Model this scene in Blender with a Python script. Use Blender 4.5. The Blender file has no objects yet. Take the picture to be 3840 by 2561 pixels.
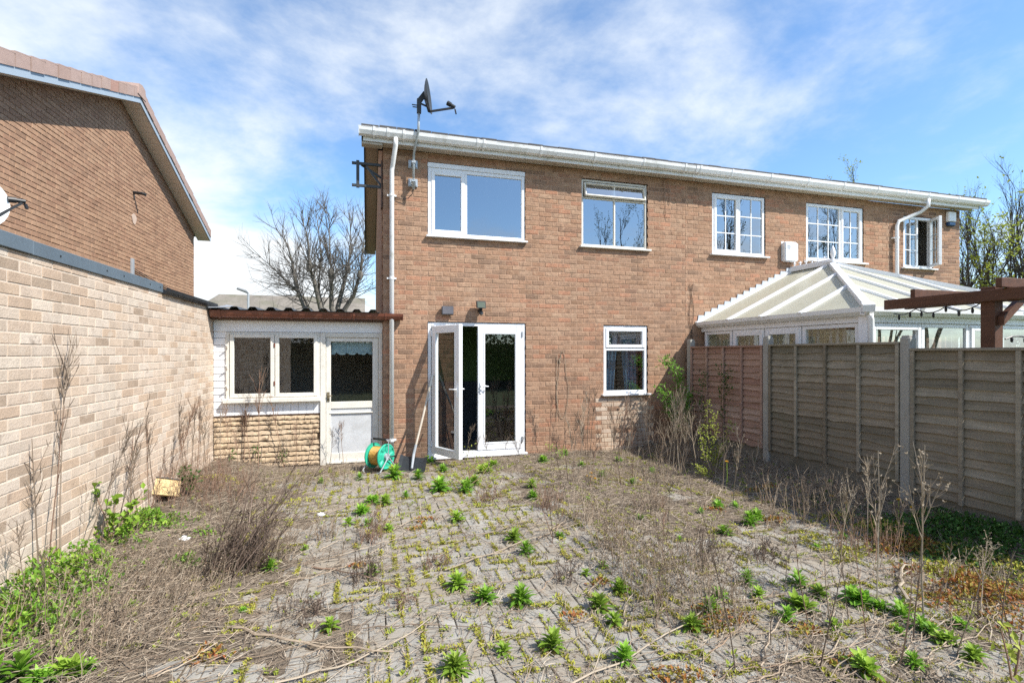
import bpy, bmesh, math, random
from mathutils import Vector, Matrix, noise as mnoise

# ------------------------------------------------------------------ camera, sky, sun, exposure
scene = bpy.context.scene
R = math.radians
FOC, YAW, CZ, VH = 1880.0, R(16), 1.67, 1322.0      # focal length in photo pixels, heading, eye height, horizon row
cam_d = bpy.data.cameras.new('camera')
cam = bpy.data.objects.new('camera', cam_d)
scene.collection.objects.link(cam)
cam.location = (0, 0, CZ)
cam.rotation_euler = (R(90), 0, -YAW)
cam_d.sensor_width = 36.0
cam_d.lens = FOC / 3840 * 36.0
cam_d.shift_y = (VH - 1280.5) / 3840
cam_d.clip_start = 0.05
cam_d.clip_end = 2000
scene.camera = cam

SUN_TO = Vector((1.1, -1.0, 1.6)).normalized()
SUN_EL = math.asin(SUN_TO.z)
SUN_AZ = math.atan2(SUN_TO.x, SUN_TO.y)
world = bpy.data.worlds.new('World')
scene.world = world
world.use_nodes = True
world.cycles.sampling_method = 'MANUAL'
world.cycles.sample_map_resolution = 1024
wn, wl = world.node_tree.nodes, world.node_tree.links
wn.clear()


def wnode(t, **kw):
    n = wn.new(t)
    for k, v in kw.items():
        setattr(n, k, v)
    return n


w_out = wnode('ShaderNodeOutputWorld')
w_bg = wnode('ShaderNodeBackground')
w_bg.inputs['Strength'].default_value = 0.10
sky = wnode('ShaderNodeTexSky', sky_type='NISHITA', sun_disc=False)
sky.sun_elevation = SUN_EL
sky.sun_rotation = SUN_AZ
sky.air_density = 1.0
sky.dust_density = 0.4
sky.ozone_density = 3.0
tc = wnode('ShaderNodeTexCoord')
sep = wnode('ShaderNodeSeparateXYZ')
wl.new(tc.outputs['Generated'], sep.inputs[0])


def wmath(op, a, b=None, c=None, clamp=False):
    n = wnode('ShaderNodeMath', operation=op, use_clamp=clamp)
    for i, x in enumerate((a, b, c)):
        if x is None:
            continue
        if isinstance(x, (int, float)):
            n.inputs[i].default_value = x
        else:
            wl.new(x, n.inputs[i])
    return n.outputs[0]


zc = wmath('ADD', wmath('MAXIMUM', sep.outputs['Z'], 0.0), 0.22)
px = wmath('DIVIDE', sep.outputs['X'], zc)
py = wmath('DIVIDE', sep.outputs['Y'], zc)
comb = wnode('ShaderNodeCombineXYZ')
wl.new(px, comb.inputs[0])
wl.new(py, comb.inputs[1])
comb.inputs[2].default_value = 3.7
n1 = wnode('ShaderNodeTexNoise')
n1.inputs['Scale'].default_value = 1.3
n1.inputs['Detail'].default_value = 9.0
n1.inputs['Roughness'].default_value = 0.60
n1.inputs['Distortion'].default_value = 0.25
wl.new(comb.outputs[0], n1.inputs['Vector'])
n2 = wnode('ShaderNodeTexNoise')
n2.inputs['Scale'].default_value = 4.2
n2.inputs['Detail'].default_value = 6.0
n2.inputs['Roughness'].default_value = 0.62
wl.new(comb.outputs[0], n2.inputs['Vector'])
# thin broken cloud everywhere, thicker low in the west (left)
bank = wmath('MULTIPLY', wmath('MAXIMUM', wmath('MULTIPLY_ADD', px, -1.0, 0.10), 0.0), 0.95)
bank2 = wmath('MULTIPLY', wmath('MAXIMUM', wmath('SUBTRACT', 0.44, sep.outputs['Z']), 0.0), 3.2)
dens = wmath('ADD', wmath('ADD', wmath('MULTIPLY', n1.outputs[0], 1.25), wmath('MULTIPLY', n2.outputs[0], 0.42)),
             wmath('MULTIPLY', bank, wmath('ADD', 0.0, bank2)))
low = wmath('MULTIPLY', wmath('MAXIMUM', wmath('SUBTRACT', 0.30, sep.outputs['Z']), 0.0), 0.5)
dens = wmath('ADD', dens, low)
ramp = wnode('ShaderNodeMapRange', interpolation_type='SMOOTHSTEP')
ramp.inputs['From Min'].default_value = 0.72
ramp.inputs['From Max'].default_value = 1.26
wl.new(dens, ramp.inputs['Value'])
mix = wnode('ShaderNodeMix', data_type='RGBA')
wl.new(ramp.outputs[0], mix.inputs['Factor'])
skyg = wnode('ShaderNodeMix', data_type='RGBA', blend_type='MULTIPLY')
skyg.inputs['Factor'].default_value = 1.0
wl.new(sky.outputs[0], skyg.inputs['A'])
skyg.inputs['B'].default_value = (1.12, 1.32, 1.42, 1)
wl.new(skyg.outputs['Result'], mix.inputs['A'])
mix.inputs['B'].default_value = (5.9, 6.2, 6.4, 1)
wl.new(mix.outputs['Result'], w_bg.inputs['Color'])
wl.new(w_bg.outputs[0], w_out.inputs['Surface'])

sun_d = bpy.data.lights.new('sun', 'SUN')
sun_d.energy = 4.2
sun_d.angle = R(0.55)
sun_d.color = (1.0, 0.955, 0.88)
sun = bpy.data.objects.new('sun', sun_d)
scene.collection.objects.link(sun)
sun.rotation_euler = SUN_TO.to_track_quat('Z', 'Y').to_euler()
sun.location = (20, -18, 30)

vs = scene.view_settings
vs.view_transform = 'Standard'
vs.look = 'None'
vs.exposure = 0.85
vs.gamma = 1.0
vs.use_curve_mapping = False
scene.cycles.max_bounces = 7
scene.cycles.transparent_max_bounces = 16
scene.cycles.use_denoising = False
scene.cycles.sample_clamp_indirect = 6.0

rng = random.Random(7)

# ------------------------------------------------------------------ photo pixel -> place in the world
_fw = Vector((math.sin(YAW), math.cos(YAW), 0))
_rt = Vector((math.cos(YAW), -math.sin(YAW), 0))


def ray(u, v):
    return _fw + _rt * ((u - 1920) / FOC) + Vector((0, 0, (VH - v) / FOC))


def onY(u, v, Y):
    d = ray(u, v)
    return Vector((0, 0, CZ)) + d * (Y / d.y)


def onX(u, v, X):
    d = ray(u, v)
    return Vector((0, 0, CZ)) + d * (X / d.x)


def onG(u, v, z=0.0):
    d = ray(u, v)
    return Vector((0, 0, CZ)) + d * ((z - CZ) / d.z)


K = 3840 / 2351.0


def DG(u, v):
    """the spot on the uneven ground under a photo pixel (photo scaled to 2351 wide)"""
    z = 0.0
    for _ in range(6):
        p = onG(u * K, v * K, z)
        z = gz(p.x, p.y)
    p.x = min(max(p.x, -2.03), 5.38)
    p.y = min(p.y, 7.72 if p.x > .25 else 7.86)
    p.z = 0
    return p


def project(p):
    z = p[0] * _fw.x + p[1] * _fw.y
    x = p[0] * _rt.x + p[1] * _rt.y
    return 1920 + FOC * x / z, VH - FOC * (p[2] - CZ) / z, z


# ------------------------------------------------------------------ object helpers
WORLD = {}


def W(o):
    return WORLD.get(o.name, Vector((0, 0, 0))) if o else Vector((0, 0, 0))


def link(o, parent=None, loc=(0, 0, 0)):
    scene.collection.objects.link(o)
    o.parent = parent
    o.location = Vector(loc) - W(parent)
    WORLD[o.name] = Vector(loc)
    return o


def tag(o, label=None, cat=None, group=None, kind=None):
    if label:
        o['label'] = label
    if cat:
        o['category'] = cat
    if group:
        o['group'] = group
    if kind:
        o['kind'] = kind
    return o


def thing(name, loc, label, cat, group=None):
    o = bpy.data.objects.new(name, None)
    o.empty_display_size = 0.1
    link(o, None, loc)
    return tag(o, label, cat, group)


def inst(name, mesh, parent, loc, rot=None, scale=None):
    o = bpy.data.objects.new(name, mesh)
    link(o, parent, loc)
    if rot is not None:
        o.rotation_euler = rot
    if scale is not None:
        o.scale = scale if hasattr(scale, '__len__') else (scale,) * 3
    return o


class MB:
    def __init__(self):
        self.v, self.f, self.m, self.r = [], [], [], []

    def add(self, vs, fs, m=0, r=0.5):
        b = len(self.v)
        self.v.extend([tuple(x) for x in vs])
        for f in fs:
            self.f.append([b + i for i in f])
            self.m.append(m)
            self.r.append(r)

    def box(self, x0, x1, y0, y1, z0, z1, m=0, c=0.0, r=0.5):
        x0, x1 = min(x0, x1), max(x0, x1)
        y0, y1 = min(y0, y1), max(y0, y1)
        z0, z1 = min(z0, z1), max(z0, z1)
        c = min(c, (x1 - x0) * .3, (y1 - y0) * .3, (z1 - z0) * .3)
        if c <= 0:
            v = [(x, y, z) for x in (x0, x1) for y in (y0, y1) for z in (z0, z1)]
            self.add(v, [(0, 1, 3, 2), (4, 6, 7, 5), (0, 4, 5, 1), (2, 3, 7, 6), (0, 2, 6, 4), (1, 5, 7, 3)], m, r)
            return
        lo, hi = (x0, y0, z0), (x1, y1, z1)
        v, idx = [], {}
        for sx in (0, 1):
            for sy in (0, 1):
                for sz in (0, 1):
                    s = (sx, sy, sz)
                    for a in range(3):
                        p = []
                        for k in range(3):
                            base = hi[k] if s[k] else lo[k]
                            if k != a:
                                base += -c if s[k] else c
                            p.append(base)
                        idx[s + (a,)] = len(v)
                        v.append(p)
        fs = []
        for a in range(3):
            b_, c_ = [k for k in range(3) if k != a]
            for s in (0, 1):
                q = []
                for (i, j) in ((0, 0), (1, 0), (1, 1), (0, 1)):
                    t = [0, 0, 0]
                    t[a], t[b_], t[c_] = s, i, j
                    q.append(idx[tuple(t) + (a,)])
                fs.append(q)
        for a in range(3):
            for b_ in range(a + 1, 3):
                k = 3 - a - b_
                for sa in (0, 1):
                    for sb in (0, 1):
                        t0, t1 = [0] * 3, [0] * 3
                        t0[a] = t1[a] = sa
                        t0[b_] = t1[b_] = sb
                        t0[k], t1[k] = 0, 1
                        fs.append([idx[tuple(t0) + (a,)], idx[tuple(t1) + (a,)], idx[tuple(t1) + (b_,)], idx[tuple(t0) + (b_,)]])
        for sx in (0, 1):
            for sy in (0, 1):
                for sz in (0, 1):
                    fs.append([idx[(sx, sy, sz, a)] for a in range(3)])
        self.add(v, fs, m, r)

    def bar(self, p0, p1, w, h, m=0, up=(0, 0, 1), r=0.5):
        p0, p1 = Vector(p0), Vector(p1)
        d = (p1 - p0).normalized()
        s = d.cross(Vector(up))
        if s.length < 1e-4:
            s = d.cross(Vector((1, 0, 0)))
        s.normalize()
        t = s.cross(d).normalized()
        v = []
        for p in (p0, p1):
            for a, b in ((-1, -1), (1, -1), (1, 1), (-1, 1)):
                v.append(p + s * (a * w / 2) + t * (b * h / 2))
        self.add(v, [(0, 1, 2, 3), (7, 6, 5, 4), (0, 4, 5, 1), (1, 5, 6, 2), (2, 6, 7, 3), (3, 7, 4, 0)], m, r)

    def tube(self, pts, rad, n=6, m=0, cap=True, r=0.5):
        pts = [Vector(p) for p in pts]
        if not hasattr(rad, '__len__'):
            rad = [rad] * len(pts)
        prev = None
        vs_ = []
        for i, p in enumerate(pts):
            d = (pts[min(i + 1, len(pts) - 1)] - pts[max(i - 1, 0)])
            if d.length < 1e-9:
                d = Vector((0, 0, 1))
            d.normalize()
            if prev is None:
                a = Vector((0, 0, 1)) if abs(d.z) < .9 else Vector((1, 0, 0))
                s = d.cross(a).normalized()
            else:
                s = (prev - d * prev.dot(d))
                if s.length < 1e-6:
                    s = d.orthogonal()
                s.normalize()
            prev = s
            t = d.cross(s)
            for k in range(n):
                an = 2 * math.pi * k / n
                vs_.append(p + s * (math.cos(an) * rad[i]) + t * (math.sin(an) * rad[i]))
        fs = []
        for i in range(len(pts) - 1):
            for k in range(n):
                k2 = (k + 1) % n
                fs.append((i * n + k, i * n + k2, (i + 1) * n + k2, (i + 1) * n + k))
        if cap:
            fs.append(tuple(range(n))[::-1])
            fs.append(tuple((len(pts) - 1) * n + k for k in range(n)))
        self.add(vs_, fs, m, r)

    def strip(self, pts, wid, side, m=0, r=0.5):
        """a flat ribbon"""
        vs_ = []
        for p, w in zip(pts, wid):
            vs_ += [Vector(p) - side * w, Vector(p) + side * w]
        fs = [(2 * i, 2 * i + 1, 2 * i + 3, 2 * i + 2) for i in range(len(pts) - 1)]
        self.add(vs_, fs, m, r)

    def leaf(self, p, d, up, L, Wd, m=0, r=0.5, fold=.25):
        p, d = Vector(p), Vector(d).normalized()
        s = d.cross(Vector(up))
        if s.length < 1e-4:
            s = d.orthogonal()
        s.normalize()
        n = s.cross(d)
        a = p + d * (L * .45) + s * (Wd * .5) + n * (fold * Wd)
        b = p + d * (L * .45) - s * (Wd * .5) + n * (fold * Wd)
        self.add([p, a, p + d * L, b], [(0, 1, 2), (0, 2, 3)], m, r)

    def extr(self, prof, x0, x1, m=0, closed=True, axis=0, r=0.5):
        """profile of (a, b) pairs swept along one axis"""
        n = len(prof)
        vs_ = []
        for x in (x0, x1):
            for a, b in prof:
                vs_.append((x, a, b) if axis == 0 else (a, x, b))
        fs = []
        rngk = range(n if closed else n - 1)
        for k in rngk:
            k2 = (k + 1) % n
            fs.append((k, k2, n + k2, n + k))
        if closed:
            fs += [tuple(range(n))[::-1], tuple(range(n, 2 * n))]
        self.add(vs_, fs, m, r)

    def poly(self, pts, m=0, r=0.5):
        self.add(pts, [tuple(range(len(pts)))], m, r)

    def slab(self, pts, off, m=0, r=0.5):
        """polygon given thickness by the offset vector"""
        n = len(pts)
        off = Vector(off)
        v = [Vector(p) for p in pts] + [Vector(p) + off for p in pts]
        fs = [tuple(range(n))[::-1], tuple(range(n, 2 * n))]
        for k in range(n):
            k2 = (k + 1) % n
            fs.append((k, k2, n + k2, n + k))
        self.add(v, fs, m, r)

    def mesh(self, name, mats, smooth=False, origin=(0, 0, 0)):
        me = bpy.data.meshes.new(name)
        o = Vector(origin)
        me.from_pydata([tuple(Vector(p) - o) for p in self.v] if o.length else self.v, [], self.f)
        if not hasattr(mats, '__len__'):
            mats = [mats]
        for m in mats:
            me.materials.append(m)
        if len(mats) > 1:
            me.polygons.foreach_set('material_index', self.m)
        at = me.attributes.new('rnd', 'FLOAT', 'FACE')
        at.data.foreach_set('value', self.r)
        if smooth:
            me.polygons.foreach_set('use_smooth', [True] * len(me.polygons))
        me.update()
        return me

    def obj(self, name, mats, parent=None, smooth=False, origin=None):
        if origin is None:
            origin = W(parent)
        return inst(name, self.mesh(name, mats, smooth, origin), parent, origin)


# ------------------------------------------------------------------ materials
MATS = {}


def mat(name, col, rough=.6, var=.12, scale=6., fine=60., bump=0., ramp=None, spec=.35, metal=0., streak=None,
        blotch=None, trans=0., objvar=0., dirt=None, sa=(.68, 1.30), bd=.01):
    """ramp: list of colours picked by the mesh's rnd attribute; streak: xyz scale of a stretched grain;
    blotch: (colour, scale, threshold, strength) patches; dirt: (colour, scale, lo, hi) broad soiling"""
    if name in MATS:
        return MATS[name]
    m = bpy.data.materials.new(name)
    m.use_nodes = True
    nt = m.node_tree
    nd, lk = nt.nodes, nt.links
    bs = nd['Principled BSDF']
    bs.inputs['Roughness'].default_value = rough
    bs.inputs['Metallic'].default_value = metal
    bs.inputs['Specular IOR Level'].default_value = spec
    geo = nd.new('ShaderNodeNewGeometry')
    pos = geo.outputs['Position']
    if ramp:
        at = nd.new('ShaderNodeAttribute')
        at.attribute_name = 'rnd'
        cr = nd.new('ShaderNodeValToRGB')
        el = cr.color_ramp.elements
        while len(el) < len(ramp):
            el.new(.5)
        for i, c in enumerate(ramp):
            el[i].position = i / (len(ramp) - 1)
            el[i].color = (*c, 1)
        lk.new(at.outputs['Fac'], cr.inputs[0])
        c0 = cr.outputs[0]
    else:
        rgb = nd.new('ShaderNodeRGB')
        rgb.outputs[0].default_value = (*col, 1)
        c0 = rgb.outputs[0]

    def ntex(sc, det=4., vec=None, rg=.55):
        n = nd.new('ShaderNodeTexNoise')
        n.inputs['Scale'].default_value = sc
        n.inputs['Detail'].default_value = det
        n.inputs['Roughness'].default_value = rg
        lk.new(vec or pos, n.inputs['Vector'])
        return n.outputs[0]

    def scalemul(c, fac, lo, hi):
        mr = nd.new('ShaderNodeMapRange')
        mr.inputs['From Min'].default_value = .25
        mr.inputs['From Max'].default_value = .75
        mr.inputs['To Min'].default_value = lo
        mr.inputs['To Max'].default_value = hi
        lk.new(fac, mr.inputs['Value'])
        mm = nd.new('ShaderNodeVectorMath')
        mm.operation = 'SCALE'
        lk.new(c, mm.inputs[0])
        lk.new(mr.outputs[0], mm.inputs['Scale'])
        return mm.outputs[0]

    def mixc(c, colr, fac):
        mx = nd.new('ShaderNodeMix')
        mx.data_type = 'RGBA'
        lk.new(fac, mx.inputs['Factor'])
        lk.new(c, mx.inputs['A'])
        mx.inputs['B'].default_value = (*colr, 1)
        return mx.outputs['Result']

    def thresh(n, lo, hi, s=1.):
        mr = nd.new('ShaderNodeMapRange')
        mr.inputs['From Min'].default_value = lo
        mr.inputs['From Max'].default_value = hi
        mr.inputs['To Max'].default_value = s
        lk.new(n, mr.inputs['Value'])
        return mr.outputs[0]

    if var:
        c0 = scalemul(c0, ntex(scale), 1 - var, 1 + var)
        c0 = scalemul(c0, ntex(fine, 2.), 1 - var * .7, 1 + var * .7)
    if objvar:
        oi = nd.new('ShaderNodeObjectInfo')
        mr = nd.new('ShaderNodeMapRange')
        mr.inputs['To Min'].default_value = 1 - objvar
        mr.inputs['To Max'].default_value = 1 + objvar
        lk.new(oi.outputs['Random'], mr.inputs['Value'])
        mm = nd.new('ShaderNodeVectorMath')
        mm.operation = 'SCALE'
        lk.new(c0, mm.inputs[0])
        lk.new(mr.outputs[0], mm.inputs['Scale'])
        c0 = mm.outputs[0]
    if streak:
        mp = nd.new('ShaderNodeMapping')
        mp.inputs['Scale'].default_value = streak
        lk.new(pos, mp.inputs['Vector'])
        c0 = scalemul(c0, ntex(1., 5., mp.outputs[0], .65), *sa)
    if blotch:
        for bcol, bsc, bt, bst in (blotch if isinstance(blotch, list) else [blotch]):
            c0 = mixc(c0, bcol, thresh(ntex(bsc, 3.), bt, bt + .09, bst))
    if dirt:
        dcol, dsc, lo, hi = dirt
        c0 = mixc(c0, dcol, thresh(ntex(dsc, 6., None, .68), lo, hi, .8))
    lk.new(c0, bs.inputs['Base Color'])
    if bump:
        bp = nd.new('ShaderNodeBump')
        bp.inputs['Strength'].default_value = bump
        bp.inputs['Distance'].default_value = bd
        lk.new(ntex(fine, 5., None, .7), bp.inputs['Height'])
        lk.new(bp.outputs[0], bs.inputs['Normal'])
    if trans:
        tr = nd.new('ShaderNodeBsdfTranslucent')
        lk.new(c0, tr.inputs['Color'])
        ms = nd.new('ShaderNodeMixShader')
        ms.inputs[0].default_value = trans
        lk.new(bs.outputs[0], ms.inputs[1])
        lk.new(tr.outputs[0], ms.inputs[2])
        lk.new(ms.outputs[0], nd['Material Output'].inputs['Surface'])
    MATS[name] = m
    return m


def glass(name, tint=(.92, .96, .95), f0=.12, rough=0.0):
    if name in MATS:
        return MATS[name]
    m = bpy.data.materials.new(name)
    m.use_nodes = True
    nd, lk = m.node_tree.nodes, m.node_tree.links
    nd.clear()
    out = nd.new('ShaderNodeOutputMaterial')
    lw_ = nd.new('ShaderNodeLayerWeight')
    lw_.inputs['Blend'].default_value = .5
    pw = nd.new('ShaderNodeMath')
    pw.operation = 'POWER'
    pw.inputs[1].default_value = 4.0
    lk.new(lw_.outputs['Facing'], pw.inputs[0])
    fr = nd.new('ShaderNodeMath')
    fr.operation = 'MULTIPLY_ADD'
    fr.inputs[1].default_value = 1 - f0
    fr.inputs[2].default_value = f0
    lk.new(pw.outputs[0], fr.inputs[0])
    gl = nd.new('ShaderNodeBsdfGlossy')
    gl.inputs['Roughness'].default_value = rough
    gl.inputs['Color'].default_value = (.95, .97, 1, 1)
    tr = nd.new('ShaderNodeBsdfTransparent')
    tr.inputs['Color'].default_value = (*tint, 1)
    bp = nd.new('ShaderNodeBump')
    bp.inputs['Strength'].default_value = .03
    bp.inputs['Distance'].default_value = .02
    nz = nd.new('ShaderNodeTexNoise')
    nz.inputs['Scale'].default_value = 1.6
    geo = nd.new('ShaderNodeNewGeometry')
    lk.new(geo.outputs['Position'], nz.inputs['Vector'])
    lk.new(nz.outputs[0], bp.inputs['Height'])
    lk.new(bp.outputs[0], gl.inputs['Normal'])
    ms = nd.new('ShaderNodeMixShader')
    lk.new(fr.outputs[0], ms.inputs[0])
    lk.new(tr.outputs[0], ms.inputs[1])
    lk.new(gl.outputs[0], ms.inputs[2])
    lk.new(ms.outputs[0], out.inputs['Surface'])
    MATS[name] = m
    return m


BR_MAIN = [(.285, .172, .110), (.335, .204, .131), (.362, .227, .150), (.342, .197, .125), (.392, .257, .172), (.34, .214, .143), (.24, .153, .104), (.395, .203, .127), (.355, .221, .144)]
m_brick = mat('brown_brick', (.4, .24, .16), .88, .20, 17, 55, .7, BR_MAIN, .15, streak=(5, 5, .55), sa=(.84, 1.12),
              blotch=[((.17, .11, .08), 16, .585, .55), ((.46, .315, .21), 11, .61, .5)], dirt=((.28, .19, .135), .9, .54, .82))
m_brick_pale = mat('pale_brick', (.5, .4, .3), .9, .14, 14, 90, .4, [(.46, .34, .25), (.52, .42, .32), (.42, .30, .215), (.56, .47, .38)], .15)
m_mortar = mat('pink_mortar', (.40, .262, .18), .95, .14, 9, 80, .4, spec=.1)
m_brick_gable = mat('red_brown_brick', (.33, .2, .13), .9, .15, 12, 80, .5,
                    [(.325, .195, .128), (.375, .232, .15), (.405, .258, .168), (.335, .198, .13), (.42, .266, .173), (.29, .178, .118)], .12, streak=(5, 5, .55), sa=(.86, 1.1),
                    blotch=((.24, .15, .105), 9, .62, .4))
m_mortar_gable = mat('raked_mortar', (.30, .205, .145), .95, .14, 9, 80, .3, spec=.1)
m_brick_buff = mat('buff_brick', (.5, .4, .3), .9, .11, 10, 70, .5, streak=(4, 4, .5), sa=(.88, 1.08), ramp=
                   [(.50, .385, .29), (.55, .44, .345), (.58, .49, .395), (.46, .345, .255), (.53, .40, .29), (.61, .52, .43), (.38, .29, .215), (.57, .46, .36), (.59, .50, .41)], spec=.12,
                   blotch=[((.22, .17, .135), 6.5, .66, .75), ((.07, .055, .045), 42, .70, .9), ((.60, .52, .43), 4, .6, .5)])
m_mortar_buff = mat('cream_mortar', (.60, .505, .41), .95, .12, 7, 60, .4, spec=.1)
m_brick_multi = mat('multi_brick', (.3, .18, .12), .9, .14, 14, 90, .5,
                    [(.20, .125, .09), (.34, .20, .13), (.38, .235, .155), (.17, .11, .085), (.36, .215, .14), (.24, .15, .105)], .12)
m_mortar_multi = mat('sand_mortar', (.46, .33, .235), .95, .12, 9, 80, .3, spec=.1)
m_upvc = mat('white_upvc', (.80, .81, .83), .32, .05, 2.5, 30, 0, spec=.5, dirt=((.60, .585, .53), 5, .52, .85))
m_gutter = mat('weathered_white_plastic', (.74, .745, .74), .4, .06, 3, 40, 0, spec=.45, dirt=((.30, .29, .22), 5, .54, .80))
m_paint_old = mat('old_white_paint', (.68, .65, .58), .62, .09, 6, 70, .25, spec=.3, dirt=((.40, .36, .29), 5, .55, .85))
m_clad = mat('white_cladding', (.80, .81, .82), .4, .04, 3, 30, 0, spec=.4)
m_glass = glass('window_glass', (.70, .79, .83), .34)
m_glass_door = glass('door_glass', (.82, .87, .87), .12)
m_glass_clear = glass('clear_glass', (.90, .93, .92), .09)
m_dark = mat('dark_interior', (.18, .165, .145), .9, .1)
m_room = mat('room_wall', (.40, .38, .35), .9, .1)
m_green_wall = mat('green_room_wall', (.07, .13, .04), .85, .1)
m_navy = mat('navy_room_wall', (.03, .04, .05), .8, .1)
m_curtain = mat('blue_curtain', (.16, .26, .36), .85, .15, 5, 60)
m_black = mat('black_plastic', (.02, .021, .023), .45, .1)
m_dark_metal = mat('dark_painted_metal', (.045, .05, .055), .5, .15)
m_galv = mat('galvanised_steel', (.42, .45, .47), .42, .12, 20, 90, 0, metal=.55)
m_slate_trim = mat('blue_grey_trim', (.115, .15, .18), .5, .10, 3, 50)
m_tile = mat('pink_grey_roof_tile', (.36, .26, .22), .9, .1, 8, 90, .4, [(.36, .255, .215), (.40, .29, .25), (.33, .24, .205), (.42, .31, .265), (.35, .20, .155)], .15)
m_blue_board = mat('pale_blue_barge_board', (.33, .395, .455), .4, .04)
m_soffit = mat('cream_soffit', (.82, .77, .71), .5, .05)
m_soffit_old = mat('weathered_soffit', (.46, .41, .34), .7, .12, 4, 40, dirt=((.25, .21, .16), 4, .55, .8))
m_roof_felt = mat('dark_roof_tile', (.09, .085, .085), .9, .15)
m_rust_brown = mat('brown_gutter_plastic', (.16, .055, .032), .4, .18, 6, 60, spec=.45, dirt=((.26, .17, .12), 6, .56, .8))
m_brown_wood = mat('brown_fascia', (.10, .055, .035), .7, .2, 5, 60)
m_corr = mat('dark_corrugated_sheet', (.07, .078, .088), .38, .15, 5, 50, spec=.5)
m_stone_panel = mat('ochre_split_stone', (.50, .355, .22), .9, .13, 7, 60, .6, [(.48, .36, .235), (.53, .41, .28), (.46, .345, .23), (.56, .44, .31)], .1)
m_fence = mat('weathered_fence_board', (.22, .18, .13), .85, .14, 3, 60, .4, [(.17, .147, .11), (.25, .218, .168), (.315, .28, .222), (.20, .167, .124), (.28, .24, .182)], .15,
              streak=(30, 1.6, 45), blotch=((.09, .07, .05), 7, .68, .8), dirt=((.15, .145, .10), 1.7, .5, .8))
m_fence_red = mat('red_stained_fence_board', (.28, .16, .11), .85, .08, 3, 60, .35, [(.31, .20, .155), (.36, .245, .19), (.29, .175, .135), (.38, .275, .22)], .15,
                  streak=(30, 1.6, 45), blotch=((.07, .05, .04), 5, .66, .85))
m_concrete = mat('post_concrete', (.33, .32, .29), .95, .10, 6, 120, .5, spec=.15, dirt=((.18, .165, .12), 4, .56, .85))
m_pergola = mat('dark_stained_timber', (.10, .042, .022), .6, .12, 4, 60, .2, streak=(25, 2, 25))
m_poly = mat('cream_polycarbonate', (.63, .61, .49), .35, .06, 2, 20, trans=.35, dirt=((.52, .50, .36), 2.2, .55, .9))
m_lead = mat('lead_flashing', (.48, .52, .56), .55, .12, 6, 50)
m_soil = mat('dry_soil', (.225, .18, .135), .97, .34, 5, 38, 1.0, spec=.05, bd=.035,
             blotch=[((.33, .275, .205), 3.0, .56, .6), ((.12, .09, .06), 9, .63, .6)])
m_paver = mat('grey_paving_block', (.3, .3, .28), .93, .13, 9, 90, .5, [(.285, .272, .243), (.32, .304, .272), (.295, .278, .243), (.345, .327, .29), (.26, .248, .222)], .12,
              dirt=((.265, .215, .155), 1.6, .42, .66))
m_grass_far = mat('rough_grass', (.09, .11, .04), .95, .25, 2, 40)
m_green_hose = mat('green_reel_plastic', (.03, .40, .26), .38, .06, 5, 30, spec=.5)
m_hose = mat('yellow_hose', (.52, .30, .06), .45, .1, 8, 40, spec=.45)
m_grey_plastic = mat('grey_plastic', (.33, .35, .37), .42, .08)
m_wood_pole = mat('pale_wooden_pole', (.52, .46, .38), .75, .12, 6, 60)
m_yellow = mat('yellow_plastic', (.56, .41, .19), .55, .15, 9, 60)
m_white_film = mat('white_plastic_film', (.75, .76, .78), .5, .08)


def plant_mat(name, ramp, trans=.35, rough=.6):
    return mat(name, ramp[0], rough, .10, 8, 70, 0, ramp, .3, trans=trans, objvar=.10)


m_leaf = plant_mat('fresh_leaf', [(.14, .24, .025), (.20, .33, .032), (.28, .43, .05), (.38, .52, .09)])
m_weed = mat('weed_leaf', (.2, .3, .03), .55, .12, 14, 90, 0, [(.32, .23, .10), (.12, .26, .028), (.18, .37, .036), (.26, .47, .05), (.37, .57, .09)], .35, trans=.45, objvar=.18)
m_weed_b = mat('olive_weed_leaf', (.2, .3, .03), .6, .12, 14, 90, 0, [(.34, .22, .10), (.15, .25, .03), (.22, .36, .042), (.31, .46, .06), (.42, .55, .10)], .3, trans=.45, objvar=.18)
m_leaf_yel = plant_mat('yellow_green_leaf', [(.24, .30, .04), (.33, .39, .055), (.43, .47, .09)], .4)
m_leaf_dark = plant_mat('dark_green_leaf', [(.03, .085, .012), (.05, .125, .018), (.08, .17, .028)], .3)
m_moss = plant_mat('joint_moss', [(.24, .25, .035), (.32, .33, .045), (.40, .38, .07), (.33, .25, .06)], .2, .85)
m_sedum = plant_mat('stonecrop_leaf', [(.34, .11, .04), (.42, .19, .05), (.38, .29, .06), (.28, .28, .05), (.38, .10, .06)], .2, .75)
m_dry = mat('dry_stem', (.32, .24, .165), .9, .12, 9, 60, 0, [(.155, .115, .085), (.23, .175, .125), (.31, .245, .18), (.40, .325, .24), (.27, .185, .125)], .1)
m_dry_red = mat('red_brown_stem', (.25, .15, .10), .9, .15, 9, 60, 0, [(.17, .11, .08), (.24, .15, .105), (.30, .205, .145)], .1)
m_dry_pale = mat('bleached_stem', (.46, .39, .30), .9, .12, 9, 60, 0, [(.26, .205, .15), (.33, .27, .20), (.40, .335, .255)], .1)
m_litter = mat('dead_litter', (.25, .19, .13), .95, .15, 9, 60, 0, [(.10, .078, .058), (.18, .14, .105), (.26, .21, .155), (.34, .28, .21), (.44, .37, .285), (.24, .17, .12)], .08)
m_bark = mat('grey_bark', (.16, .145, .125), .95, .2, 6, 60, .3, spec=.1, dirt=((.17, .18, .07), 3, .55, .75))
m_bark_dark = mat('dark_bark', (.075, .065, .055), .95, .2, 6, 60, spec=.1)
m_petal = mat('yellow_petal', (.72, .42, .02), .7, .08)

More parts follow.
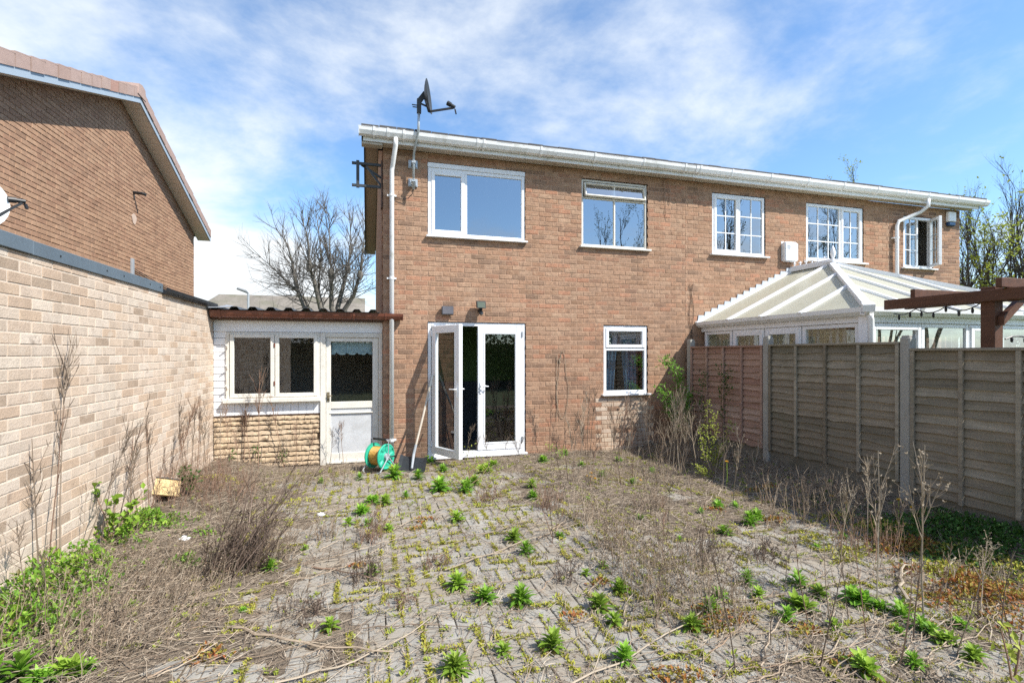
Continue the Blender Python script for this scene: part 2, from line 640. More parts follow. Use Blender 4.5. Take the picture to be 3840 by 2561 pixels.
# ------------------------------------------------------------------ ground
def fbm(x, y, s, o=3, z=0.0):
    t, a, k = 0., 1., 0.
    for i in range(o):
        t += a * mnoise.noise(Vector((x * s, y * s, z + i * 7.3)))
        k += a
        a *= .55
        s *= 2.1
    return t / k


def sstep(a, b, x):
    t = min(1, max(0, (x - a) / (b - a)))
    return t * t * (3 - 2 * t)


def soil_h(x, y):
    """height of the earth and litter over the paving (paving tops lie at 0)"""
    h = -.008 + .030 * fbm(x, y, .75, 3, 1.) + .016 * fbm(x, y, 4.5, 3, 5.)
    h += .13 * sstep(-1.1, -2.0, x)                                    # bank along the garage wall
    h += .115 * sstep(4.25, 5.3, x)                                     # bank along the fence
    h += .022 * sstep(.0, -1.2, x + .25 * (y - 4)) * sstep(2.0, 4., y)
    h += .016 * sstep(1.9, 3.0, x) * sstep(3.4, 4.6, y)                 # brown patch before the fence corner
    h += .012 * sstep(6.6, 7.5, y)
    h -= .005 * sstep(1.7, .7, abs(x - .8) * .8) * sstep(5.0, 3.2, y)  # swept blocks in the middle foreground
    return h


def gz(x, y):
    return max(0.0, soil_h(x, y))


GX0, GX1, GY0, GY1 = -2.09, 5.47, .2, 7.95
mb = MB()
NX, NY = 150, 155
vv = []
for j in range(NY + 1):
    for i in range(NX + 1):
        x = GX0 + (GX1 - GX0) * i / NX
        y = GY0 + (GY1 - GY0) * j / NY
        vv.append((x, y, soil_h(x, y)))
mb.add(vv, [(j * (NX + 1) + i, j * (NX + 1) + i + 1, (j + 1) * (NX + 1) + i + 1, (j + 1) * (NX + 1) + i) for j in range(NY) for i in range(NX)])
tag(mb.obj('ground', m_soil, smooth=True), kind='structure')
mb = MB()
mb.poly([(-900, -900, -.09), (900, -900, -.09), (900, 900, -.09), (-900, 900, -.09)])
tag(mb.obj('terrain', m_grass_far), kind='structure')

# block paving: courses run away from the camera, joints staggered
patio = bpy.data.objects.new('paving', None)
link(patio, None, (1.5, 4.5, 0))
tag(patio, kind='structure')
PC, PJ = .104, .007                                  # half a block, joint
r2 = random.Random(11)
pav = []
for i in range(int(-1.75 / PC), int(5.0 / PC)):
    for j in range(int(.9 / PC), int(7.62 / PC)):
        k = (i - j) % 4
        if k == 0:
            x, y, vert = (i + 1) * PC, (j + .5) * PC, 0
        elif k == 3:
            x, y, vert = (i + .5) * PC, (j + 1) * PC, 1
        else:
            continue
        if soil_h(x, y) > .035 or y > 7.62:
            continue
        u, v, z = project((x, y, 0))
        seen = -60 < u < 3900 and v < 2600 and soil_h(x, y) < .002
        pav.append((0 if not seen else 1 / z ** 3, x, y, vert))
pav.sort(reverse=True)


def paver_mb(x, y, w, l, r, tilt):
    b = MB()
    ch = .004
    v = []
    for (k, zz) in ((0, 0), (ch, 0), (0, -ch), (0, -.05)):
        pass
    rings = [(ch, 0.0), (0.0, -ch), (0.0, -.05)]
    for ins, z in rings:
        for sx, sy in ((-1, -1), (1, -1), (1, 1), (-1, 1)):
            px_, py_ = sx * (w / 2 - ins), sy * (l / 2 - ins)
            v.append((x + px_, y + py_, z + tilt[0] * px_ + tilt[1] * py_))
    f = [(0, 1, 2, 3)]
    for a in (0, 4):
        for k in range(4):
            f.append((a + k, a + 4 + k, a + 4 + (k + 1) % 4, a + (k + 1) % 4))
    b.add(v, f, 0, r)
    return b


BW, BD = 2 * PC - PJ, PC - PJ
pvar = [paver_mb(0, 0, BW, BD, i / 11, (r2.uniform(-.02, .02), r2.uniform(-.03, .03))).mesh('paving_block', m_paver) for i in range(12)]
rest = MB()
for n, (k, x, y, vert) in enumerate(pav):
    z = r2.uniform(-.004, .003) + .006 * fbm(x, y, .9, 2, 9)
    if n < 300 and k > 0:
        inst('paving_block', r2.choice(pvar), patio, (x, y, z), (0, 0, (math.pi / 2 if vert else 0) + r2.choice((0, math.pi)) + r2.uniform(-.02, .02)))
    else:
        b = paver_mb(x, y, BD if vert else BW, BW if vert else BD, r2.random(), (r2.uniform(-.02, .02), r2.uniform(-.02, .02)))
        rest.add([(p[0], p[1], p[2] + z) for p in b.v], b.f, 0, b.r[0])
tag(rest.obj('paving_blocks', m_paver, patio), kind='stuff')


# ------------------------------------------------------------------ brickwork
def cut(rects, h):
    out = []
    for (a, b, c, d) in rects:
        if b <= h[0] or a >= h[1] or d <= h[2] or c >= h[3]:
            out.append((a, b, c, d))
            continue
        if a < h[0]:
            out.append((a, h[0], c, d))
        if b > h[1]:
            out.append((h[1], b, c, d))
        m0, m1 = max(a, h[0]), min(b, h[1])
        if c < h[2]:
            out.append((m0, m1, c, h[2]))
        if d > h[3]:
            out.append((m0, m1, h[3], d))
    return [q for q in out if q[1] - q[0] > .012 and q[3] - q[2] > .014]


def clip_poly(poly, a, b, c):
    """keep a*s + b*z <= c"""
    out = []
    for i in range(len(poly)):
        p, q = poly[i], poly[(i + 1) % len(poly)]
        dp, dq = a * p[0] + b * p[1] - c, a * q[0] + b * q[1] - c
        if dp <= 0:
            out.append(p)
        if (dp < 0 < dq) or (dq < 0 < dp):
            t = dp / (dp - dq)
            out.append((p[0] + t * (q[0] - p[0]), p[1] + t * (q[1] - p[1])))
    return out


def brick_geo(mbx, poly, to_world, dj, r, m=0, ch=.004):
    n = len(poly)
    cx, cz_ = sum(p[0] for p in poly) / n, sum(p[1] for p in poly) / n
    v = []
    for ins, d in ((ch, dj), (0, dj - ch), (0, -.03)):
        for p in poly:
            s, z = p
            if ins:
                s += ins if s < cx else -ins
                z += ins if z < cz_ else -ins
            v.append(to_world(s, z, d))
    f = [tuple(range(n))]
    for a in (0, n):
        for k in range(n):
            k2 = (k + 1) % n
            f.append((a + k, a + n + k, a + n + k2, a + k2))
    mbx.add(v, f, m, r)


def face_map(face, org):
    if face == 'Y-':
        return lambda s, z, d: (s, org - d, z)
    return lambda s, z, d: (org + d, s, z)


def brickwork(parent, face, org, s0, s1, z0, z1, holes, mats, clips=(), limit=300, bl=.215, bh=.065, j=.010, seed=1, pick=None,
              shift=0., jit=.0022, ch=.004):
    rg = random.Random(seed)
    tw = face_map(face, org)
    bricks = []
    pz = bh + j
    k = 0
    z = z0
    while z < z1 - .01:
        s = s0 - (bl + j) * (.5 if k % 2 else 0.) - shift
        s = s - rg.uniform(0, .006)
        while s < s1:
            e = s + bl + rg.uniform(-.002, .002)
            rects = [(max(s, s0), min(e, s1), z, min(z + bh, z1))]
            if rects[0][1] - rects[0][0] > .015:
                for h in holes:
                    rects = cut(rects, h)
                for (a, b, c, d) in rects:
                    poly = [(a, c), (b, c), (b, d), (a, d)]
                    for cl in clips:
                        poly = clip_poly(poly, *cl)
                    if len(poly) > 2:
                        full = len(poly) == 4 and b - a > bl - .004 and d - c > bh - .002
                        bricks.append((poly, full))
            s += bl + j
        z += pz
        k += 1
    sc = []
    for i, (poly, full) in enumerate(bricks):
        cs, cz_ = sum(p[0] for p in poly) / len(poly), sum(p[1] for p in poly) / len(poly)
        p = tw(cs, cz_, 0)
        u, v, zz = project(p)
        w = max(q[0] for q in poly) - min(q[0] for q in poly)
        vis = zz > .3 and -20 < u < 3860 and -20 < v < 2300
        cosv = abs(p[1] if face == 'Y-' else p[0]) / max(.1, math.hypot(p[0], p[1]))
        sc.append((w * cosv / zz ** 2 if vis and full else 0, i))
    sc.sort(reverse=True)
    top = set(i for a, i in sc[:limit] if a > 0)
    nm = len(mats)
    var = {}

    def variant(mi):
        if mi not in var:
            L = []
            for q in range(14):
                b = MB()
                hw, hh = bl / 2, bh / 2
                t0 = face_map(face, 0.)
                brick_geo(b, [(-hw, -hh), (hw, -hh), (hw, hh), (-hw, hh)], t0, rg.uniform(-jit, jit), (q + .5) / 14, ch=ch)
                L.append(b.mesh('brick', mats[mi]))
            var[mi] = L
        return var[mi]

    restb = MB()
    for i, (poly, full) in enumerate(bricks):
        cs, cz_ = sum(p[0] for p in poly) / len(poly), sum(p[1] for p in poly) / len(poly)
        mi = pick(cs, cz_, rg) if pick else 0
        if i in top:
            inst('brick', rg.choice(variant(mi)), parent, tw(cs, cz_, 0), None)
        else:
            brick_geo(restb, poly, tw, rg.uniform(-jit, jit), rg.random(), mi, ch)
    o = restb.obj('brickwork', mats, parent)
    tag(o, kind='stuff')
    return o


def wall_core(mbx, face, org, s0, s1, z0, z1, holes, thick=.12, rec=.0045, m=0):
    """the mortar body behind the bricks, with its openings"""
    ss = sorted(set([s0, s1] + [h[k] for h in holes for k in (0, 1)]))
    for a, b in zip(ss, ss[1:]):
        zs = [z0]
        hh = sorted([h for h in holes if h[0] <= a + 1e-6 and h[1] >= b - 1e-6], key=lambda h: h[2])
        spans, cur = [], z0
        for h in hh:
            if h[2] > cur:
                spans.append((cur, h[2]))
            cur = h[3]
        if cur < z1:
            spans.append((cur, z1))
        for c, d in spans:
            if face == 'Y-':
                mbx.box(a, b, org + rec, org + thick, c, d, m)
            else:
                mbx.box(org - thick, org - rec, a, b, c, d, m)


# ------------------------------------------------------------------ windows
def ring(mbx, x0, x1, z0, z1, w, y0, y1, m=0, c=.004):
    mbx.box(x0, x0 + w, y0, y1, z0, z1, m, c)
    mbx.box(x1 - w, x1, y0, y1, z0, z1, m, c)
    mbx.box(x0 + w, x1 - w, y0 + .0015, y1, z0, z0 + w, m, c)
    mbx.box(x0 + w, x1 - w, y0 + .0015, y1, z1 - w, z1, m, c)


def window(parent, x0, x1, z0, z1, lights, y, mullions=(), transoms=(), fw=.055, mt=None, sill=.03, sill_ext=.03, head=0., gl=None, sw=.055, depth=.07):
    """lights: (x0, x1, z0, z1, is_sash, bars_x, bars_z, opening) in world X and Z"""
    mt = mt or m_upvc
    gl = gl or m_glass
    b = MB()
    zt = z1 - head
    ring(b, x0, x1, z0, zt, fw, y, y + depth, 0, .005)
    for mx in mullions:
        b.box(mx - fw * .42, mx + fw * .42, y + .002, y + depth - .002, z0 + fw, zt - fw, 0, .004)
    for tx0, tx1, tz in transoms:
        b.box(tx0, tx1, y + .003, y + depth - .003, tz - fw * .4, tz + fw * .4, 0, .004)
    w = b.obj('window', mt, parent, origin=Vector(((x0 + x1) / 2, y, z0)))
    if head:
        b = MB()
        b.box(x0 - .003, x1 + .003, y - .012, y + .03, zt + .002, z1, 0, .003)
        b.obj('head_board', mt, w)
    if sill:
        b = MB()
        b.box(x0 - sill_ext, x1 + sill_ext, y - .085, y + .02, z0 - sill, z0 - .002, 0, .005)
        b.obj('sill', mt, w)
    for L in lights:
        a, c, d, e, sash, nx, nz = L[:7]
        ang = L[7] if len(L) > 7 else None
        gx0, gx1, gz0, gz1 = a, c, d, e
        if sash:
            b = MB()
            ring(b, a, c, d, e, sw, y - .012, y + .045, 0, .006)
            gx0, gx1, gz0, gz1 = a + sw, c - sw, d + sw, e - sw
            if ang:
                hx, hy, hz = ang[1:4]
                so = b.obj('sash', mt, w, origin=Vector((hx, hy, hz)))
                so.rotation_euler = ang[0]
            else:
                so = b.obj('sash', mt, w)
        b = MB()
        yg = y + .022
        b.poly([(gx0 - .01, yg, gz0 - .01), (gx1 + .01, yg, gz0 - .01), (gx1 + .01, yg, gz1 + .01), (gx0 - .01, yg, gz1 + .01)])
        if ang:
            po = b.obj('pane', gl, w, origin=Vector(ang[1:4]))
            po.rotation_euler = ang[0]
        else:
            po = b.obj('pane', gl, w)
        if nx > 1 or nz > 1:
            b = MB()
            for i in range(1, nx):
                xx = gx0 + (gx1 - gx0) * i / nx
                b.box(xx - .009, xx + .009, yg - .010, yg - .002, gz0, gz1)
            for i in range(1, nz):
                zz = gz0 + (gz1 - gz0) * i / nz
                b.box(gx0, gx1, yg - .0115, yg - .0035, zz - .009, zz + .009)
            if ang:
                bo = b.obj('glazing_bars', mt, w, origin=Vector(ang[1:4]))
                bo.rotation_euler = ang[0]
            else:
                b.obj('glazing_bars', mt, w)
    return w


def gutter_run(parent, x0, x1, Y, Z, mt, clips, r=1., name='gutter'):
    """ogee gutter; Y is the fascia face, Z its top edge"""
    prof = [(Y - .004, Z), (Y - .004, Z - .105 * r), (Y - .035 * r, Z - .115 * r), (Y - .080 * r, Z - .100 * r), (Y - .108 * r, Z - .05 * r), (Y - .116 * r, Z),
            (Y - .108 * r, Z), (Y - .100 * r, Z - .048 * r), (Y - .076 * r, Z - .090 * r), (Y - .035 * r, Z - .104 * r), (Y - .010, Z - .096 * r), (Y - .010, Z)]
    b = MB()
    b.extr(prof, x0, x1)
    g = b.obj(name, mt, parent, origin=Vector((x0, Y, Z)))
    for cx in clips:
        b = MB()
        q = [(Y - .002, Z + .006), (Y - .002, Z - .125 * r), (Y - .035 * r, Z - .128 * r), (Y - .084 * r, Z - .110 * r), (Y - .115 * r, Z - .05 * r), (Y - .123 * r, Z + .006)]
        b.extr(q, cx - .016, cx + .016)
        b.obj('gutter_bracket', mt, g)
    return g


def pipe(parent, pts, rad, mt, clips, clip_y, name='downpipe'):
    b = MB()
    b.tube(pts, rad, 14)
    o = b.obj(name, mt, parent, True, origin=Vector(pts[-1]))
    for (x, y, z) in clips:
        b = MB()
        b.tube([(x, y, z - .018), (x, y, z + .018)], rad + .006, 14)
        b.box(x - rad - .035, x + rad + .035, y + rad * .2, clip_y, z - .012, z + .012)
        b.obj('pipe_clip', mt, o)
    return o


FY = 7.77
FAS = 7.56          # fascia face
ZF0, ZF1 = 4.735, 4.905
PARTY = 5.45

# ------------------------------------------------------------------ the house with the open patio door
house = thing('brick_house', (.216, FY, 0), 'brown brick two-storey house with an open white patio door and a roof-height dish', 'house')
HOLES = [(.875, 2.455, 3.462, 4.605), (3.444, 4.70, 3.458, 4.602), (3.85, 4.70, .958, 2.14), (.875, 2.462, .056, 2.146)]
mb = MB()
wall_core(mb, 'Y-', FY, .216, PARTY, -.2, 4.74, HOLES)
mb.box(.223, .33, FY + .12, 16.15, -.2, 4.74)                     # gable side
g_top = [(.223, 7.89, 4.74), (.223, 16.15, 4.74), (.223, 11.95, 6.32)]
mb.slab(g_top, (.10, 0, 0))
mb.box(.33, PARTY, 16.05, 16.15, -.2, 4.74)
mb.obj('wall', m_mortar, house)


def pick_main(s, z, rg):
    if 3.74 < s < 4.74 and z < .93:
        return 1 if rg.random() < .9 else 0
    return 1 if rg.random() < .004 else 0


brickwork(house, 'Y-', FY, .216, PARTY, .0, 4.745, HOLES, [m_brick, m_brick_pale], seed=3, pick=pick_main, limit=300)
# the side wall of the house shows edge-on
mb = MB()
for k in range(64):
    z = k * .075
    for q in range(3):
        mb.box(.205, .224, FY + .115 + q * .225 + (.11 if k % 2 else 0), FY + .115 + q * .225 + .215 + (.11 if k % 2 else 0), z, z + .065, r=rng.random())
tag(mb.obj('side_brickwork', m_brick, house), kind='stuff')

# rooms behind the glass
mb = MB()
mb.box(.34, PARTY - .05, 9.5, 9.6, .0, 2.4, 0)
mb.box(.34, .36, 7.9, 10.9, 1.12, 2.4, 0)
mb.box(PARTY - .07, PARTY - .05, 7.9, 10.9, 0, 2.4, 0)
mb.box(3.25, 3.30, 7.9, 10.9, 0, 2.4, 0)
mb.box(.345, 3.25, 9.46, 9.499, 0, 1.12, 1)
mb.box(.345, .37, 7.9, 10.86, 0, 1.115, 1)
mb.box(.34, PARTY - .05, 7.9, 11, 2.4, 2.45, 2)
mb.box(.34, PARTY - .05, 7.9, 11, -.02, .0, 3)
mb.obj('downstairs_room', [m_green_wall, m_navy, m_room, m_dark], house)
mb = MB()
mb.box(.34, PARTY - .05, 10.9, 11.0, 2.5, 4.74, 0)
mb.box(.34, .36, 7.9, 10.9, 2.5, 4.74, 0)
mb.box(2.95, 3.0, 7.9, 10.9, 2.5, 4.74, 0)
mb.box(PARTY - .07, PARTY - .05, 7.9, 10.9, 2.5, 4.74, 0)
mb.box(.34, PARTY - .05, 7.9, 11, 2.46, 2.5, 1)
mb.box(.34, PARTY - .05, 7.9, 11, 4.70, 4.735, 0)
mb.obj('upstairs_room', [m_room, m_dark], house)


def roof_pair(parent, x0, x1, verge_left=False, verge_right=False):
    ridge_y, ridge_z = 11.95, 6.50
    e0, e1 = 7.47, 16.43
    ze = 4.885
    b = MB()
    b.slab([(x0, e0, ze), (x1, e0, ze), (x1, ridge_y, ridge_z), (x0, ridge_y, ridge_z)], (0, 0, .03))
    b.slab([(x0, ridge_y, ridge_z), (x1, ridge_y, ridge_z), (x1, e1, ze), (x0, e1, ze)], (0, 0, .05))
    ro = b.obj('roof', m_roof_felt, parent, origin=Vector((x0, e0, ze)))
    b = MB()                                              # the lowest row of tiles shows as a thin uneven line over the gutter
    x = x0
    while x < x1:
        b.box(x + .004, min(x + .245, x1), e0 - .025, e0 + .3, ze + .004 + rng.uniform(0, .006), ze + .040 + rng.uniform(0, .012), r=rng.random())
        x += .25
    tag(b.obj('eaves_tiles', m_roof_felt, ro), kind='stuff')
    return ro


roof_pair(house, -.10, PARTY)
mb = MB()
mb.box(-.085, PARTY, FAS, FAS + .02, ZF0, ZF1, 0, .003)
mb.obj('fascia', m_gutter, house)
mb = MB()
mb.box(-.06, PARTY, FAS + .021, FY - .002, ZF0 + .012, ZF0 + .022)
mb.obj('soffit', m_soffit_old, house)
# verge on the left: weathered soffit and dark barge board following both roof slopes
for nm_, pts_ in (('verge_soffit', [(7.60, 4.76), (11.95, 6.36), (16.40, 4.76)]),):
    b = MB()
    for (ya, za), (yb, zb) in zip(pts_, pts_[1:]):
        b.slab([(-.07, ya, za), (.214, ya, za), (.214, yb, zb), (-.07, yb, zb)], (0, 0, .015))
    b.obj(nm_, m_soffit_old, house)
b = MB()
for (ya, za), (yb, zb) in (((7.56, 4.73), (11.95, 6.345)), ((11.95, 6.345), (16.43, 4.70))):
    b.slab([(-.072, ya, za), (-.072, yb, zb), (-.072, yb, zb + .17), (-.072, ya, za + .17)], (-.022, 0, 0))
b.obj('barge_board', m_dark_metal, house)
b = MB()
b.box(-.094, .20, FAS + .022, FAS + .16, ZF0 - .035, ZF0 - .002, 0, .004)
b.obj('boxed_eave_end', m_soffit_old, house)

g = gutter_run(house, -.125, PARTY, FAS, ZF1 - .005, m_gutter, [.08, .275, .50, 1.60, 1.70, 2.62, 3.55, 4.45, 5.25])
b = MB()
b.box(-.131, -.126, FAS - .115, FAS - .004, ZF1 - .12, ZF1 - .003, 0)
b.obj('stop_end', m_gutter, g)
pipe(house, [(.385, FAS - .06, 4.80), (.385, FAS - .06, 4.70), (.350, 7.69, 4.46), (.340, 7.705, 4.40), (.337, 7.705, .04)], .034, m_gutter,
     [(.339, 7.705, 4.02), (.338, 7.705, 2.78), (.337, 7.705, .36)], FY)

# upstairs window 1 (plain) and 2 (old metal frame with a fanlight ajar)
window(house, .882, 2.448, 3.470, 4.600, [(.935, 1.455, 3.515, 4.475, True, 1, 1), (1.50, 2.385, 3.525, 4.465, False, 1, 1)], FY + .018, mullions=(1.475,), head=.072, sill=.028)
w2 = window(house, 3.452, 4.692, 3.466, 4.596,
            [(3.49, 4.06, 3.50, 4.27, False, 1, 1), (4.085, 4.655, 3.50, 4.27, False, 1, 1),
             (3.50, 4.645, 4.30, 4.545, True, 1, 1, ((R(-14), 0, 0), 4.07, FY + .03, 4.545))],
            FY + .03, mullions=(4.072,), transoms=((3.49, 4.655, 4.285),), fw=.036, mt=m_paint_old, sill=.035, sill_ext=.05, gl=m_glass, sw=.028)
# downstairs window with an opening fanlight and blue curtains
window(house, 3.857, 4.694, .964, 2.134, [(3.90, 4.65, 1.752, 2.09, True, 1, 1), (3.915, 4.635, 1.025, 1.69, False, 1, 1)], FY + .022,
       transoms=((3.91, 4.64, 1.725),), sill=.03, sill_ext=.045)
for side in (0, 1):
    b = MB()
    vs_, n = [], 26
    for zi in range(7):
        z = 1.0 + 1.12 * zi / 6
        for i in range(n + 1):
            t = i / n
            pinch = 1 - .45 * math.sin(math.pi * min(1, (zi / 6) * .9)) if zi else .95
            wd = .34 * (1 - .30 * (1 - zi / 6))
            x = 3.93 + t * wd if side == 0 else 4.63 - t * wd
            vs_.append((x, 8.02 + .022 * math.sin(t * 26 + side), z))
    b.add(vs_, [(a * (n + 1) + i, a * (n + 1) + i + 1, (a + 1) * (n + 1) + i + 1, (a + 1) * (n + 1) + i) for a in range(6) for i in range(n)])
    tag(b.obj('curtain', m_curtain, None, True, origin=Vector((3.93 if side == 0 else 4.63, 8.02, 1.0))),
        ('blue curtain hanging at the left of the downstairs window', 'blue curtain hanging at the right of the downstairs window')[side], 'curtain', 'blue curtains')

# patio doors
b = MB()
x0, x1, z0, z1, yy = .882, 2.456, .062, 2.140, FY + .02
ring(b, x0, x1, z0, z1, .055, yy, yy + .07, 0, .005)
b.box(x0 - .02, x1 + .025, yy - .07, yy + .03, z0 - .035, z0 - .002, 0, .006)
dfr = b.obj('door_frame', m_upvc, house, origin=Vector((.9, yy, .06)))


def leaf_door(xa, xb, rot=None, hinge=None, flip=False):
    b = MB()
    za, zb, st = z0 + .06, z1 - .06, .098
    ya, yb = yy - .014, yy + .052
    ring(b, xa, xb, za, zb, st, ya, yb, 0, .008)
    ring(b, xa + st - .004, xb - st + .004, za + st - .004, zb - st + .004, .022, ya - .006, yb - .02, 0, .005)
    o = b.obj('door', m_upvc, house, origin=hinge or Vector((xa, yy, za)))
    p = MB()
    p.poly([(xa + st + .008, ya + .02, za + st + .008), (xb - st - .008, ya + .02, za + st + .008), (xb - st - .008, ya + .02, zb - st - .008), (xa + st + .008, ya + .02, zb - st - .008)])
    pane = p.obj('pane', m_glass_door, o)
    h = MB()
    hx = xb - .045 if not flip else xa + .045
    sgn = -1 if not flip else 1
    for yh in (ya - .008, yb + .008):
        out = -1 if yh < yy else 1
        h.box(hx - .013, hx + .013, yh - .006, yh + .006, 1.02, 1.20, 0, .003)
        h.tube([(hx, yh, 1.14), (hx, yh + out * .045, 1.14), (hx + sgn * .012, yh + out * .05, 1.14), (hx + sgn * .115, yh + out * .05, 1.135)], .0095, 8)
    hd = h.obj('handle', m_upvc, o)
    k = MB()
    for zz in (za + .10, zb - .16):
        k.box(xa - .02 if not flip else xb - .012, xa + .018 if not flip else xb + .02, ya - .014, ya - .001, zz, zz + .09, 0, .003)
    hi = k.obj('hinge', m_grey_plastic if flip else m_upvc, o)
    if rot:
        o.rotation_euler = (0, 0, rot)
    return o


leaf_door(1.668, 2.400, flip=True)
leaf_door(.940, 1.664, rot=R(-64), hinge=Vector((.940, yy - .01, .12)))

# ------------------------------------------------------------------ the neighbours' half of the terrace
nb = thing('brick_house', (PARTY, FY, 0), 'brown brick house with white lattice windows behind the conservatory', 'house')
EXT = 10.27
NH = [(6.02, 7.20, 3.462, 4.588), (8.165, 9.612, 3.458, 4.580)]
EH = [(10.695, 11.535, 3.432, 4.520)]
mb = MB()
wall_core(mb, 'Y-', FY, PARTY, EXT, -.2, 4.74, NH)
mb.obj('wall', m_mortar, nb)
mb = MB()
mb.box(PARTY, 12.19, 16.05, 16.15, -.2, 4.74)
mb.obj('front_wall', m_mortar, nb)
mb = MB()
wall_core(mb, 'Y-', FY, EXT, 12.32, -.2, 4.74, EH)
mb.box(12.20, 12.313, FY + .12, 16.15, -.2, 4.74)
mb.slab([(12.313, 7.89, 4.74), (12.313, 16.15, 4.74), (12.313, 11.95, 6.32)], (-.10, 0, 0))
mb.obj('extension_wall', m_mortar_multi, nb)
brickwork(nb, 'Y-', FY, PARTY + .006, EXT, .0, 4.745, NH, [m_brick], seed=5, limit=210, shift=.06)
brickwork(nb, 'Y-', FY, EXT + .008, 12.325, .0, 4.745, EH, [m_brick_multi], seed=6, limit=90, shift=.1, bl=.215)
mb = MB()
mb.box(PARTY + .02, 12.2, 10.4, 10.5, 2.5, 4.74, 0)
for x in (7.7, 10.2, 12.15):
    mb.box(x, x + .04, 7.9, 10.4, 2.5, 4.74, 0)
mb.box(PARTY + .02, 12.2, 7.9, 10.5, 2.46, 2.5, 1)
mb.box(PARTY + .02, 12.2, 7.9, 10.5, 4.70, 4.735, 0)
mb.obj('upstairs_room', [m_room, m_dark], nb)
window(nb, 6.028, 7.192, 3.470, 4.582, [(6.07, 6.60, 3.505, 4.548, True, 2, 3), (6.655, 7.145, 3.52, 4.535, False, 2, 3)], FY + .018, mullions=(6.628,), sill_ext=.06)
window(nb, 8.173, 9.604, 3.466, 4.574, [(8.222, 8.995, 3.515, 4.525, False, 3, 3), (9.045, 9.565, 3.50, 4.54, True, 2, 3)], FY + .018, mullions=(9.02,), sill_ext=.07)
window(nb, 10.703, 11.527, 3.440, 4.514, [(10.75, 11.085, 3.49, 4.465, False, 2, 3),
                                          (11.13, 11.49, 3.472, 4.482, True, 2, 3, ((0, 0, R(62)), 11.49, FY + .006, 3.472))], FY + .018, mullions=(11.105,), sill_ext=.07)
roof_pair(nb, PARTY + .002, 12.62)
mb = MB()
mb.box(PARTY + .004, 12.55, FAS - .006, FAS + .02, ZF0 - .006, ZF1, 0, .003)
mb.obj('fascia', m_upvc, nb)
mb = MB()
mb.box(PARTY, 12.5, FAS + .021, FY - .002, ZF0 + .012, ZF0 + .022)
mb.obj('soffit', m_soffit_old, nb)
mb = MB()
for (ya, za), (yb, zb) in (((7.60, 4.76), (11.95, 6.36)), ((11.95, 6.36), (16.40, 4.76))):
    mb.slab([(12.33, ya, za), (12.58, ya, za), (12.58, yb, zb), (12.33, yb, zb)], (0, 0, .015))
    mb.slab([(12.582, ya - .03, za - .02), (12.582, yb, zb - .02), (12.582, yb, zb + .13), (12.582, ya - .03, za + .13)], (.02, 0, 0))
mb.obj('verge_soffit', m_dark_metal, nb)
g = gutter_run(nb, PARTY + .004, 12.72, FAS - .006, ZF1 - .005, m_upvc, [5.55, 6.2, 7.05, 7.9, 8.75, 9.6, 10.35, 10.95, 11.8, 12.6])
pipe(nb, [(10.98, FAS - .07, 4.80), (10.98, FAS - .07, 4.66), (10.93, 7.60, 4.56), (10.46, 7.70, 4.36), (10.42, 7.705, 4.26), (10.42, 7.705, .05)], .036, m_upvc,
     [(10.42, 7.705, 4.02), (10.42, 7.705, 2.9)], FY)

# ------------------------------------------------------------------ left: garage wall, gabled house
GX = -2.09
gar = thing('garage', (GX, 5, 0), 'pale buff brick garage wall with a blue-grey roof trim, left of the patio', 'garage')
mb = MB()
mb.box(GX - .12, GX - .003, .6, 7.99, -.2, 2.296)
mb.box(-4.46, GX - .12, 7.87, 7.99, -.2, 2.29)
mb.obj('wall', m_mortar_buff, gar)
brickwork(gar, 'X+', GX, .6, 7.985, .0, 2.298, [], [m_brick_buff], seed=9, limit=300, jit=.0018, ch=.0022)
mb = MB()
mb.box(-4.46, GX - .01, .6, 7.99, 2.30, 2.345)
mb.obj('flat_roof', m_roof_felt, gar)
mb = MB()
mb.box(GX - .005, GX + .018, .6, 3.95, 2.300, 2.392, 0, .003)
mb.obj('roof_trim', m_slate_trim, gar)
mb = MB()
mb.box(GX - .005, GX + .016, 3.955, 6.08, 2.298, 2.390, 0, .003)
for yy_ in (4.25, 4.9, 5.2, 5.75, 6.0):
    mb.tube([(GX + .016, yy_, 2.345), (GX + .021, yy_, 2.345)], .006, 8, 1)
mb.obj('roof_trim', [m_slate_trim, m_black], gar)
mb = MB()
mb.extr([(GX - .01, 2.345), (GX - .01, 2.295), (GX + .03, 2.285), (GX + .055, 2.315), (GX + .06, 2.35), (GX + .05, 2.35), (GX + .04, 2.318), (GX + .02, 2.297), (GX, 2.305), (GX, 2.345)], 6.085, 7.92, axis=1)
mb.obj('gutter', m_black, gar)

GH = thing('gabled_house', (-4.5, 11, 0), 'red-brown brick house with a tiled gable beyond the garage', 'house')
HX = -4.5
YL, YR, YRG = 6.73, 15.60, 11.165
ZE, ZRG = 4.738, 6.437
sl = (ZRG - ZE) / (YR - YRG)


def gz_line(y):
    return ZRG - sl * abs(y - YRG)


